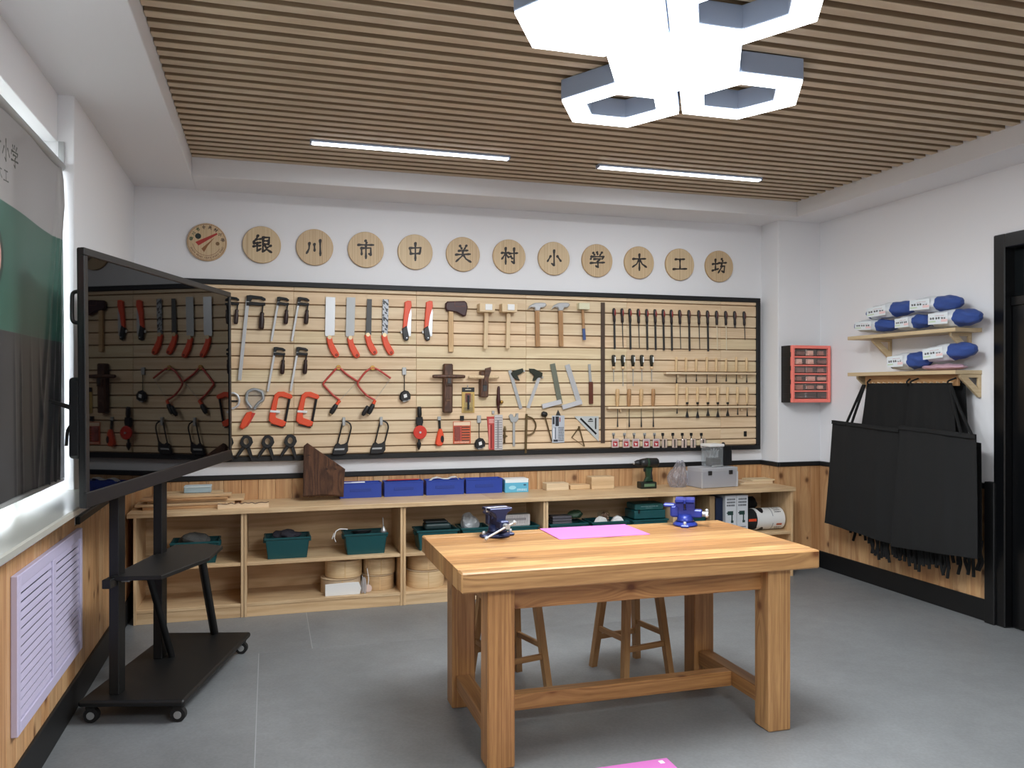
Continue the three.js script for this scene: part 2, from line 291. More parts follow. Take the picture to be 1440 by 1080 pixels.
{
  // the printed roller banner: u 0..1 runs towards the tool wall, v 0 at the hem
  const BZ0 = 1.823, BZ1 = 3.486, BY0 = 1.077, BY1 = 2.522, BX = -0.042, H = BY1 - BY0, W = BZ1 - BZ0;
  const map = canvasTexture(1024, 890, (c) => {
    const X = (z) => (BZ1 - z) / W * 1024, Y = (y) => (BY1 - y) / H * 890;
    c.fillStyle = '#8e8a88'; c.fillRect(0, 0, 1024, 890);
    c.fillStyle = '#37584d'; c.fillRect(0, Y(2.18), 1024, Y(1.709) - Y(2.18));
    c.fillStyle = '#39393a'; c.fillRect(0, Y(1.709), 1024, 890);
    const ink = '#2b2e26', s = 0.093 / W * 1024;
    ['guan', 'cun', 'xiao', 'xue'].forEach((g, i) => brush(c, g, X(2.521 + (4 - i) * 0.098), Y(2.42), s, ink, 0.9));
    ['mu', 'gong'].forEach((g, i) => brush(c, g, X(2.631 + (2 - i) * 0.071), Y(2.31), s * 0.66, ink, 0.8));
    c.fillStyle = '#23332c'; c.beginPath(); c.ellipse(X(2.887), Y(1.975), 0.18 / W * 1024, 0.155 / H * 890, 0, 0, 7); c.fill();
    c.fillStyle = '#b98a80'; c.beginPath(); c.ellipse(X(2.887), Y(1.975), 0.156 / W * 1024, 0.13 / H * 890, 0, 0, 7); c.fill();
  });
  const nx = 200, ny = 24, pos = [], uv = [], idx = [];
  const ridge = (d, w) => Math.exp(-d * d / (w * w));
  const fold = (s, t) => { let x = BX - 0.006 + 0.004 * Math.sin(s * 8 + t * 3) + 0.012 * Math.exp(-s / 0.05) * (1 - t); for (const [m, w, a] of [[0.05, 0.012, 0.009], [0.13, 0.014, 0.013], [0.24, 0.016, 0.013], [0.40, 0.02, 0.007]]) x += a * ridge(s - 0.035 - (1 - t) * m, w) * Math.min(1, (1 - t) * 6 + 0.2); if (t < 0.44) for (const [c, a] of [[0.1, 0.004], [0.19, 0.003], [0.33, 0.004], [0.46, 0.003], [0.62, 0.004], [0.71, 0.003]]) x += a * ridge(s - c - t * 0.12, 0.012) * Math.min(1, (0.44 - t) * 8); return x; };
  for (let j = 0; j <= ny; j++) for (let i = 0; i <= nx; i++) { const s = W * i / nx, t = j / ny; pos.push(fold(s, t), BY0 + H * t, BZ0 + s); uv.push(1 - i / nx, t); }
  for (let j = 0; j < ny; j++) for (let i = 0; i < nx; i++) { const a = j * (nx + 1) + i; idx.push(a, a + 1, a + nx + 1, a + 1, a + nx + 2, a + nx + 1); }
  const g = new THREE.BufferGeometry(); g.setAttribute('position', new THREE.Float32BufferAttribute(pos, 3)); g.setAttribute('uv', new THREE.Float32BufferAttribute(uv, 2)); g.setIndex(idx); g.computeVertexNormals();
  const b = thing('roller_blind', 'grey and green printed roller banner hanging in front of the bright window', 'blind');
  part('banner', g, phy({ map, roughness: 0.38, transmission: 0.12, thickness: 0, specularIntensity: 0.6 }), b);
  part('roller', rod([BX - 0.012, BY1 + 0.012, BZ0 - 0.012], [BX - 0.012, BY1 + 0.012, BZ1 + 0.05], 0.02), M.steelDull, b);
  part('hem_bar', bx(BX - 0.010, BX + 0.006, BY0 - 0.012, BY0 + 0.004, BZ0, BZ1, 0.002), M.steelDull, b);
  for (const z of [BZ0 - 0.012, BZ1 + 0.05]) part('bracket', bx(BX - 0.022, BX + 0.002, BY1 + 0.0, WY1, z - 0.004, z + 0.004, 0.001), M.steelDull, b);
}
// ---------------------------------------------------------------- heater grille under the sill
{
  const z0 = 1.80, z1 = 2.845, y0 = 0.27, y1 = 0.838, t = thing('heater_grille', 'lavender louvred heater cover set in the pine panelling under the sill', 'grille');
  const zm = (z0 + z1) / 2;
  part('frame', [bx(0.012, 0.036, y0, y1, z0, z0 + 0.04, 0.003), bx(0.012, 0.036, y0, y1, z1 - 0.04, z1, 0.003), bx(0.012, 0.036, y1 - 0.045, y1, z0 + 0.04, z1 - 0.04, 0.003), bx(0.012, 0.036, y0, y0 + 0.045, z0 + 0.04, z1 - 0.04, 0.003), bx(0.012, 0.036, y0 + 0.045, y1 - 0.045, zm - 0.025, zm + 0.025, 0.003)], M.lavender, t);
  part('backing', bx(0.0125, 0.0145, y0 + 0.02, y1 - 0.02, z0 + 0.02, z1 - 0.02, 0), M.black, t);
  const lv = chamfer(0.005, 0.023, zm - z0 - 0.068, 0.001).rotateZ(0.16), n = 15, p = (y1 - y0 - 0.09) / n;
  for (const zc of [(z0 + 0.04 + zm - 0.025) / 2, (zm + 0.025 + z1 - 0.04) / 2]) for (let i = 0; i < n; i++) part('louvre', lv, M.lavender, t, [0.026, y0 + 0.045 + p * (i + 0.5), zc]);
}
// ---------------------------------------------------------------- black door on the right
{
  const d = structure('door_1'), z0 = 1.98, z1 = 3.1, h = 2.46;
  part('door_frame', [bx(XR - 0.03, XR + 0.14, 0, h, z0, z0 + 0.085, 0.006), bx(XR - 0.03, XR + 0.14, 0, h, z1 - 0.085, z1, 0.006), bx(XR - 0.03, XR + 0.14, h - 0.09, h, z0 + 0.085, z1 - 0.085, 0.006)], M.door, d);
  part('door_frame', bx(XR - 0.045, XR, 0, 0.9, z0 - 0.055, z0 + 0.02, 0.004), M.blackTrim, d);
  part('door_leaf', [bx(XR + 0.03, XR + 0.08, 0.006, h - 0.45, z0 + 0.087, z1 - 0.087, 0.003), bx(XR + 0.02, XR + 0.1, h - 0.45, h - 0.39, z0 + 0.085, z1 - 0.085, 0.004)], M.door, d);
  part('transom_pane', bx(XR + 0.05, XR + 0.056, h - 0.39, h - 0.09, z0 + 0.085, z1 - 0.085, 0), std({ color: 0x101416, roughness: 0.06 }), d);
  part('door_panel', [bx(XR + 0.02, XR + 0.03, 1.05, 1.85, z0 + 0.24, z1 - 0.24, 0.004), bx(XR + 0.02, XR + 0.03, 0.2, 0.9, z0 + 0.24, z1 - 0.24, 0.004)], M.door, d);
  part('hall_wall', bx(XR + 0.16, XR + 0.2, -0.004, h, z0, z1, 0), M.black, d);
}
// ---------------------------------------------------------------- lamps
{
  const R = 0.318, RI = 0.187, Y = 2.9, P = (r) => Array.from({ length: 6 }, (_, i) => [r * Math.cos(i * Math.PI / 3), r * Math.sin(i * Math.PI / 3)]);
  const lay = (g) => g.rotateX(-Math.PI / 2);
  const lamp = thing('hexagon_lamp', 'honeycomb ceiling lamp of glowing white hexagons and hexagon rings', 'lamp', [2.557, -0.002, 2.906]);
  const cells = [[0, 0, 1], [-0.488, 0.274, 1], [0, -0.556, 0], [0.488, -0.276, 0], [0, 0.54, 0]];
  const bodyRing = lay(extrude(P(R), SLAT - Y, 0.003, [P(RI)])), glowRing = lay(extrude(P(R - 0.004), 0.012, 0.002, [P(RI + 0.004)]));
  const bodyFull = lay(extrude(P(R), SLAT - Y, 0.003)), glowFull = lay(extrude(P(R - 0.004), 0.012, 0.002));
  for (const [x, z, full] of cells) {
    const b = part('hexagon_panel', full ? bodyFull : bodyRing, M.lampBody, lamp, [x, Y, z]);
    part('diffuser', full ? glowFull : glowRing, M.glow, b, [0, -0.0125, 0]);
    for (const zl of [2.906, 6.4]) {
    const c = [2.557 + x, Y - 0.02, zl + z];
    if (full) { panelLight(0.48, 0.48, LAMP_NITS, c); }
    else for (let k = 0; k < 6; k++) { const a = (k + 0.5) * Math.PI / 3, q = 0.2185; panelLight(0.25, 0.105, LAMP_NITS, [c[0] + q * Math.cos(a), c[1], c[2] + q * Math.sin(a)], -(a + Math.PI / 2)); }
    }
  }
  copy(lamp, [2.557, -0.002, 6.4], 0, 'honeycomb ceiling lamp over the empty floor before the workbench, nearer the front wall');
  const strip = thing('linear_lamp', 'long LED strip under the slats, left of the two', 'lamp', [1.746, SLAT - 0.02, 1.0], 0, 'LED strips on the slatted ceiling');
  part('housing', bx(-0.622, 0.622, 0.005, 0.02, -0.026, 0.026, 0.003), M.lampBody, strip);
  part('diffuser', bx(-0.617, 0.617, -0.004, 0.0045, -0.022, 0.022, 0.003), M.glow, strip);
  for (const x of [-0.6225, 0.6225]) part('end_cap', bx(x - 0.005, x + 0.005, -0.004, 0.02, -0.026, 0.026, 0.002), M.lampBody, strip);
  copy(strip, [3.617, SLAT - 0.02, 0.985], 0, 'LED strip under the slats near the right wall, right of the two');
  for (const [x, z] of [[1.746, 1.0], [3.617, 0.985]]) panelLight(1.22, 0.042, STRIP_NITS, [x, SLAT - 0.027, z]);
}

// ---------------------------------------------------------------- workbench in the middle of the room
const TBL = 0.79;
{
  const x0 = 1.585, x1 = 3.19, z0 = 2.19, z1 = 3.04, t = thing('workbench', 'large solid wood workbench with thick plank top and square legs', 'table');
  const cuts = [0, 0.088, 0.2, 0.29, 0.4, 0.505, 0.61, 0.7, 0.785, 0.85], tone = [0, 3, 1, 0, 2, 3, 1, 2, 0];
  for (let i = 0; i < 9; i++) {
    const last = i === 8, g = bx(x0, x1, TBL - 0.08, TBL, z0 + cuts[i], z0 + cuts[i + 1], last || i === 0 ? 0.006 : 0.0006);
    part('top_board', grain(g, 'x', rr(0, 2), i * 0.173), M.teak[tone[i]], t);
  }
  const legs = [[1.70, 2.885], [2.962, 2.885], [1.70, 2.235], [2.962, 2.235]];
  legs.forEach(([x, z], i) => part('leg', grain(bx(x, x + 0.112, 0, TBL - 0.08, z, z + 0.112, 0.006), 'y', i * 0.4, i * 0.21), M.teak[[3, 0, 4, 1][i]], t));
  part('apron', grain(bx(1.812, 2.962, 0.61, TBL - 0.08, 2.90, 2.94, 0.002), 'x', 0.3, 0.5), M.teak[3], t);
  part('apron', grain(bx(1.812, 2.962, 0.61, TBL - 0.08, 2.29, 2.33, 0.002), 'x', 0.9, 0.2), M.teak[1], t);
  for (const x of [1.735, 2.985]) part('apron', grain(bx(x, x + 0.04, 0.61, TBL - 0.08, 2.347, 2.885, 0.002), 'z', 0.2, x), M.teak[1], t);
  for (const x of [1.72, 2.985]) part('stretcher', grain(bx(x, x + 0.07, 0.085, 0.155, 2.347, 2.885, 0.003), 'z', 0.7, x), M.teak[1], t);
  part('stretcher', grain(bx(1.79, 2.985, 0.085, 0.155, 2.6, 2.66, 0.003), 'x', 1.1, 0.3), M.teak[3], t);
}
// ---------------------------------------------------------------- stools under the bench
{
  const mk = (label, pos, turn) => {
    const t = thing('stool', label, 'stool', pos, turn, 'square wooden stools');
    part('seat', grain(rbox(0.3, 0.03, 0.3, 0.012).translate(0, 0.465, 0), 'x', 0.2, 0.1), M.stool, t);
    const legAt = (sx, sz, y) => [sx * (0.10 + 0.045 * (1 - y / 0.45)), y, sz * (0.10 + 0.045 * (1 - y / 0.45))];
    for (const sx of [-1, 1]) for (const sz of [-1, 1]) {
      const a = legAt(sx, sz, 0), b = legAt(sx, sz, 0.455), g = new THREE.CylinderGeometry(0.026, 0.023, 0.455, 4, 1).rotateY(Math.PI / 4), q = new THREE.Matrix4().makeShear(0, 0, (b[0] - a[0]) / 0.455, (b[2] - a[2]) / 0.455, 0, 0);
      const p = g.attributes.position; for (let i = 0; i < p.count; i++) { const f = (p.getY(i) + 0.2275) / 0.455; p.setXYZ(i, p.getX(i) + a[0] + (b[0] - a[0]) * f, f * 0.455, p.getZ(i) + a[2] + (b[2] - a[2]) * f); }
      const h = flat(g); h.computeVertexNormals(); part('leg', grain(h, 'y', sx, sz * 0.3), M.stool, t);
    }
    const rung = (p, q) => { const d = V3(...q).sub(V3(...p)), g = chamfer(d.length() - 0.03, 0.028, 0.018, 0.003); g.rotateY(Math.atan2(-d.z, d.x)); return g.translate((p[0] + q[0]) / 2, p[1], (p[2] + q[2]) / 2); };
    for (const [s, y] of [[-1, 0.16], [1, 0.16]]) part('rung', grain(rung(legAt(-1, s, y), legAt(1, s, y)), 'x'), M.stool, t);
    for (const [s, y] of [[-1, 0.21], [1, 0.21]]) part('rung', grain(rung(legAt(s, -1, y), legAt(s, 1, y)), 'z'), M.stool, t);
    return t;
  };
  mk('small wooden stool under the bench, right of the two', [2.725, 0, 2.095], 0.2);
  mk('small wooden stool under the bench, half hidden by the front left leg', [2.04, 0, 2.12], 0.25);
}
// ---------------------------------------------------------------- low open shelves along the tool wall and their worktop
const CT = 0.708, CZ = 0.485;
{
  const top = thing('worktop', 'long pale pine worktop running along the wall on the low open shelves', 'worktop');
  part('board', grain(bx(0.026, 2.4, CT - 0.03, CT, 0.014, CZ, 0.002), 'x', 0.1, 0.2), M.shelf[0], top);
  part('board', grain(bx(2.4, 4.896, CT - 0.03, CT, 0.014, CZ, 0.002), 'x', 0.6, 0.7), M.shelf[1], top);
  const xs = [0.06, 0.724, 1.767, 2.805, 3.845, 4.885], say = ['behind the screen stand at the left end', 'second from the left, holding two teal bins', 'third from the left, behind the left corner of the workbench', 'fourth from the left, mostly hidden by the workbench', 'at the right end beside the pine pillar'];
  for (let i = 0; i < 5; i++) {
    const a = xs[i] + 0.0015, b = xs[i + 1] - 0.0015, t = thing('shelf_unit', 'low open pine shelf unit ' + say[i], 'shelf', [0, 0, 0], 0, 'low shelf units in a row'), h = CT - 0.03, e = 0.017;
    part('side_panel', grain(bx(a, a + e, 0, h, 0.03, 0.465, 0.0012), 'y', i, 0.3), M.shelf[i % 3], t);
    part('side_panel', grain(bx(b - e, b, 0, h, 0.03, 0.465, 0.0012), 'y', i + 0.4, 0.1), M.shelf[(i + 1) % 3], t);
    part('shelf_board', grain(bx(a + e, b - e, 0.335, 0.357, 0.04, 0.46, 0.0012), 'x', i * 0.7, 0.4), M.shelf[(i + 2) % 3], t);
    part('bottom_board', grain(bx(a + e, b - e, 0.07, 0.09, 0.04, 0.462, 0.0012), 'x', i * 0.3, 0.2), M.shelf[i % 3], t);
    part('toe_board', grain(bx(a + e, b - e, 0, 0.07, 0.44, 0.458, 0.001), 'x', i * 0.5, 0.6), M.shelf[(i + 1) % 3], t);
    part('back_panel', grain(bx(a + e, b - e, 0.07, h, 0.03, 0.039, 0), 'x', i * 0.2, 0.1), M.shelf[(i + 1) % 3], t);
  }
}
// ---------------------------------------------------------------- big dark screen on its wheeled stand
{
  const turn = Math.atan2(0.9664, 0.2569), t = thing('display_screen', 'large dark glossy screen on a black wheeled stand, mirroring the tool wall', 'screen', [0.4205, 0, 1.6785], turn);
  const W = 1.818, H = 1.02, cy = 1.553, roll = 0.0187;
  const tilt = (g) => g.rotateZ(roll).translate(0, cy, 0);
  part('housing', tilt(rbox(W, H, 0.024, 0.008).translate(0, 0, -0.012)), M.blackPlastic, t);
  const b = 0.03, bb = 0.062;
  part('bezel', [bx(-W / 2, W / 2, H / 2 - b, H / 2, -0.01, 0.008, 0.003), bx(-W / 2, W / 2, -H / 2, -H / 2 + bb, -0.01, 0.008, 0.003), bx(-W / 2, -W / 2 + b, -H / 2 + bb, H / 2 - b, -0.01, 0.008, 0.003), bx(W / 2 - b, W / 2, -H / 2 + bb, H / 2 - b, -0.01, 0.008, 0.003)].map(tilt), std({ color: 0x121315, roughness: 0.4 }), t);
  part('glass', tilt(bx(-W / 2 + b - 0.002, W / 2 - b + 0.002, -H / 2 + bb - 0.002, H / 2 - b + 0.002, -0.004, 0.002, 0)), phy({ color: 0x020203, roughness: 0.02, ior: 1.5, specularIntensity: 0.25 }), t);
  part('handle', tube([[-0.89, 1.875, -0.015], [-0.89, 1.875, -0.04], [-0.89, 1.86, -0.052], [-0.89, 1.77, -0.052], [-0.89, 1.755, -0.04], [-0.89, 1.755, -0.015]], 0.008, 40, 8), M.blackPlastic, t);
  part('rear_cover', [rbox(1.35, 0.62, 0.04, 0.015).translate(0.05, 1.45, -0.04), rbox(0.5, 0.32, 0.05, 0.015).translate(-0.64, 1.38, -0.045)], M.blackPlastic, t);
  part('antenna', [rod([-0.88, 1.425, -0.06], [-0.88, 1.45, -0.145], 0.005), rod([-0.85, 1.41, -0.06], [-0.86, 1.44, -0.145], 0.005)], M.rubber, t);
  part('cable', tube([[-0.87, 1.36, -0.06], [-0.87, 1.33, -0.08], [-0.87, 1.27, -0.085]], 0.006, 16, 6), M.rubber, t);
  for (const x of [-0.36, 0.13]) part('post', rbox(0.068, 1.5, 0.045, 0.004).translate(x, 0.86, -0.115), M.black, t);
  part('mount', [bx(-0.5, 0.4, 1.62, 1.68, -0.1, -0.05), bx(-0.5, 0.4, 1.36, 1.42, -0.1, -0.05)], M.iron, t);
  part('crossbar', bx(-0.46, 0.2, 0.605, 0.645, -0.138, -0.1), M.iron, t);
  for (const x of [-0.36, -0.1]) part('bolt', rod([x, 0.625, -0.092], [x, 0.625, -0.06], 0.012), M.steel, t);
  part('tray', extrude([[-0.42, 0.1], [-0.40, -0.12], [0.0, -0.2], [0.3, -0.17], [0.37, -0.06], [0.34, 0.1]], 0.02, 0.003, [], false).rotateX(-Math.PI / 2).translate(0, 0.63, -0.02), M.black, t);
  part('brace', [rod([-0.1, 0.63, -0.09], [0.14, 0.11, -0.06], 0.022, 0.022, 4), rod([0.22, 0.63, 0.06], [0.53, 0.11, 0.03], 0.022, 0.022, 4)], M.black, t);
  const base = part('base', rbox(1.03, 0.03, 0.47, 0.014).translate(0.05, 0.095, -0.01), M.black, t);
  for (const [x, z] of [[-0.42, -0.2], [-0.42, 0.185], [0.52, -0.2], [0.52, 0.185]]) {
    const w = part('caster', [rod([x - 0.014, 0.033, z], [x + 0.014, 0.033, z], 0.033, 0.033, 24), bx(x - 0.02, x + 0.02, 0.06, 0.082, z - 0.02, z + 0.02)], M.rubber, base);
  }
  for (const [x, z] of [[-0.42, -0.2], [-0.42, 0.185], [0.52, 0.185]]) part('wheel_hub', [rod([x - 0.018, 0.033, z], [x + 0.018, 0.033, z], 0.017, 0.017, 18)], M.steelDull, base);
}
// ---------------------------------------------------------------- slatted tool board
const ZB = 0.052;
{
  const x0 = 0.17, x1 = 4.852, y0 = 0.98, y1 = 2.252, f = 0.036, t = thing('tool_board', 'long black framed board of pale wooden slats covered with hand tools', 'tool board');
  part('frame_bar', bx(x0, x1, y1 - f, y1, 0, 0.062, 0.003), M.blackTrim, t); part('frame_bar', bx(x0, x1, y0, y0 + f, 0, 0.062, 0.003), M.blackTrim, t);
  part('frame_bar', bx(x0, x0 + f, y0 + f, y1 - f, 0, 0.062, 0.003), M.blackTrim, t); part('frame_bar', bx(x1 - f, x1, y0 + f, y1 - f, 0, 0.062, 0.003), M.blackTrim, t);
  part('backing', bx(x0 + f, x1 - f, y0 + f, y1 - f, 0.002, 0.03, 0), woodMat(T.pale, 1.5, 0.75, 0.7, [0.55, 0.46, 0.38]), t);  // slat wood toned down, shade of the grooves put into its colour
  const seams = [x0 + f, 1.05, 1.93, 2.785, 3.63, 4.48, x1 - f], rows = [y1 - f, 2.181];
  for (let k = 1; k < 14; k++) rows.push(Math.max(2.181 - 0.0929 * k, y0 + f));
  for (let c = 0; c < 6; c++) for (let r = 0; r < rows.length - 1; r++) {
    if (rows[r] - rows[r + 1] < 0.02) continue;
    part('slat', grain(bx(seams[c] + 0.0006, seams[c + 1] - 0.0006, rows[r + 1] + 0.009, rows[r], 0.03, 0.05, 0.0022), 'x', rr(0, 3), rr(0, 2)), M.pale[Math.floor(rnd() * 5)], t);
  }
  part('divider', bx(3.405, 3.438, 1.06, 2.175, 0.05, 0.062, 0.002), std({ color: 0x57483e, roughness: 0.4, metalness: 0.4 }), t);
}
// ---------------------------------------------------------------- the round name plaques
{
  const words = ['yin', 'chuan', 'shi', 'zhong', 'guan', 'cun', 'xiao', 'xue', 'mu', 'gong', 'fang'];
  const say = ['many strokes, first after the emblem', 'three slanting strokes, second after the emblem', 'dotted roof over hanging cloth, third after the emblem', 'a box crossed by one upright stroke', 'two dots over two bars and spreading legs', 'tree and inch parts side by side', 'one hooked upright between two dots', 'three dots over a roof and child', 'a cross with two spreading strokes like a tree', 'two bars joined by one upright like an I', 'earth and square parts, rightmost of all'];
  const N = 341, pad = 4;
  const atlas = canvasTexture(N * 4, N * 3, (c) => {
    for (let k = 0; k < 12; k++) {
      const X = (k % 4) * N, Y = Math.floor(k / 4) * N, hue = hash(k, 1, 77);
      c.save(); c.beginPath(); c.rect(X, Y, N, N); c.clip();
      c.fillStyle = ['#cdb38e', '#d0b894', '#c8ae8a'][k % 3]; c.fillRect(X, Y, N, N);
      for (let i = 0; i < 90; i++) { const x = X + hash(i, k, 3) * N, w = 1 + 5 * hash(i, k, 4); c.fillStyle = hash(i, k, 5) > 0.5 ? 'rgba(150,108,66,0.13)' : 'rgba(238,214,172,0.15)'; c.fillRect(x, Y, w, N); }
      if (k) brush(c, words[k - 1], X + N * 0.24, Y + N * 0.23, N * 0.52, '#241c19', 1.4);
      else {
        const cx = X + N / 2, cy = Y + N / 2, polar = (a, r) => [cx + Math.cos(a) * r * N, cy + Math.sin(a) * r * N];
        c.strokeStyle = '#6e3a30'; c.lineWidth = 3; c.beginPath(); c.arc(cx, cy, N * 0.36, 0.15 * Math.PI, 0.95 * Math.PI); c.stroke(); c.beginPath(); c.arc(cx, cy, N * 0.475, 0, 7); c.stroke();
        ['yin', 'chuan', 'shi', 'zhong', 'guan', 'cun', 'xiao', 'xue'].forEach((g, i) => { const a = -Math.PI * (0.94 - i * 0.126), [x, y] = polar(a, 0.4); c.save(); c.translate(x, y); c.rotate(a + Math.PI / 2); brush(c, g, -N * 0.052, -N * 0.052, N * 0.104, i < 3 ? '#33482e' : '#43302a', 1.5); c.restore(); });
        for (let i = 0; i < 40; i++) { const a = Math.PI * (0.1 + 0.8 * i / 39), [x, y] = polar(a, 0.418), w = 0.4 + hash(i, 1, 8); if (i % 8 === 7) continue; c.save(); c.translate(x, y); c.rotate(a + Math.PI / 2); c.fillStyle = '#5c342c'; c.fillRect(-4, -9, 2.6, 18); if (w > 0.7) c.fillRect(-4, -9 + 14 * (w % 0.5), 8, 3); c.restore(); }
        c.fillStyle = '#a8302a'; c.beginPath(); c.moveTo(X + N * 0.21, Y + N * 0.51); c.lineTo(X + N * 0.75, Y + N * 0.24); c.lineTo(X + N * 0.77, Y + N * 0.28); c.lineTo(X + N * 0.29, Y + N * 0.6); c.fill();
        c.fillStyle = '#8a5a34'; c.beginPath(); c.moveTo(X + N * 0.36, Y + N * 0.68); c.lineTo(X + N * 0.7, Y + N * 0.36); c.lineTo(X + N * 0.52, Y + N * 0.6); c.lineTo(X + N * 0.43, Y + N * 0.77); c.fill();
        c.fillStyle = '#1e2c28'; c.beginPath(); c.arc(X + N * 0.28, Y + N * 0.35, N * 0.075, 0, 7); c.fill();
        c.fillStyle = '#7a5c3c'; c.beginPath(); c.arc(X + N * 0.77, Y + N * 0.53, N * 0.05, 0, 7); c.fill();
      }
      c.restore();
    }
  });
  const face = std({ map: atlas, roughness: 0.5 }), R = 0.131;
  for (let k = 0; k < 12; k++) {
    const t = thing('name_plaque', k ? 'round wooden plaque with black brush character: ' + say[k - 1] : 'round wooden emblem plaque with red wedge and ring of characters, leftmost of the row', 'plaque', [0.467 + 0.36545 * k, 2.512, 0.0], 0, 'round wooden plaques above the tool board');
    part('disc', grain(turned([0, 0, 0], [0, 0, 0.018], [[0, R], [0.85, R], [1, R - 0.003]], 56), 'y', k, 0), M.handle, t);
    const g = new THREE.CircleGeometry(R - 0.003, 56).translate(0, 0, 0.0184), uv = g.attributes.uv, p = (k % 4 + 0.5) / 4, q = 1 - (Math.floor(k / 4) + 0.5) / 3;
    for (let i = 0; i < uv.count; i++) uv.setXY(i, p + (uv.getX(i) - 0.5) / 4 * 0.985, q + (uv.getY(i) - 0.5) / 3 * 0.985);
    part('painted_face', g, face, t);
  }
}

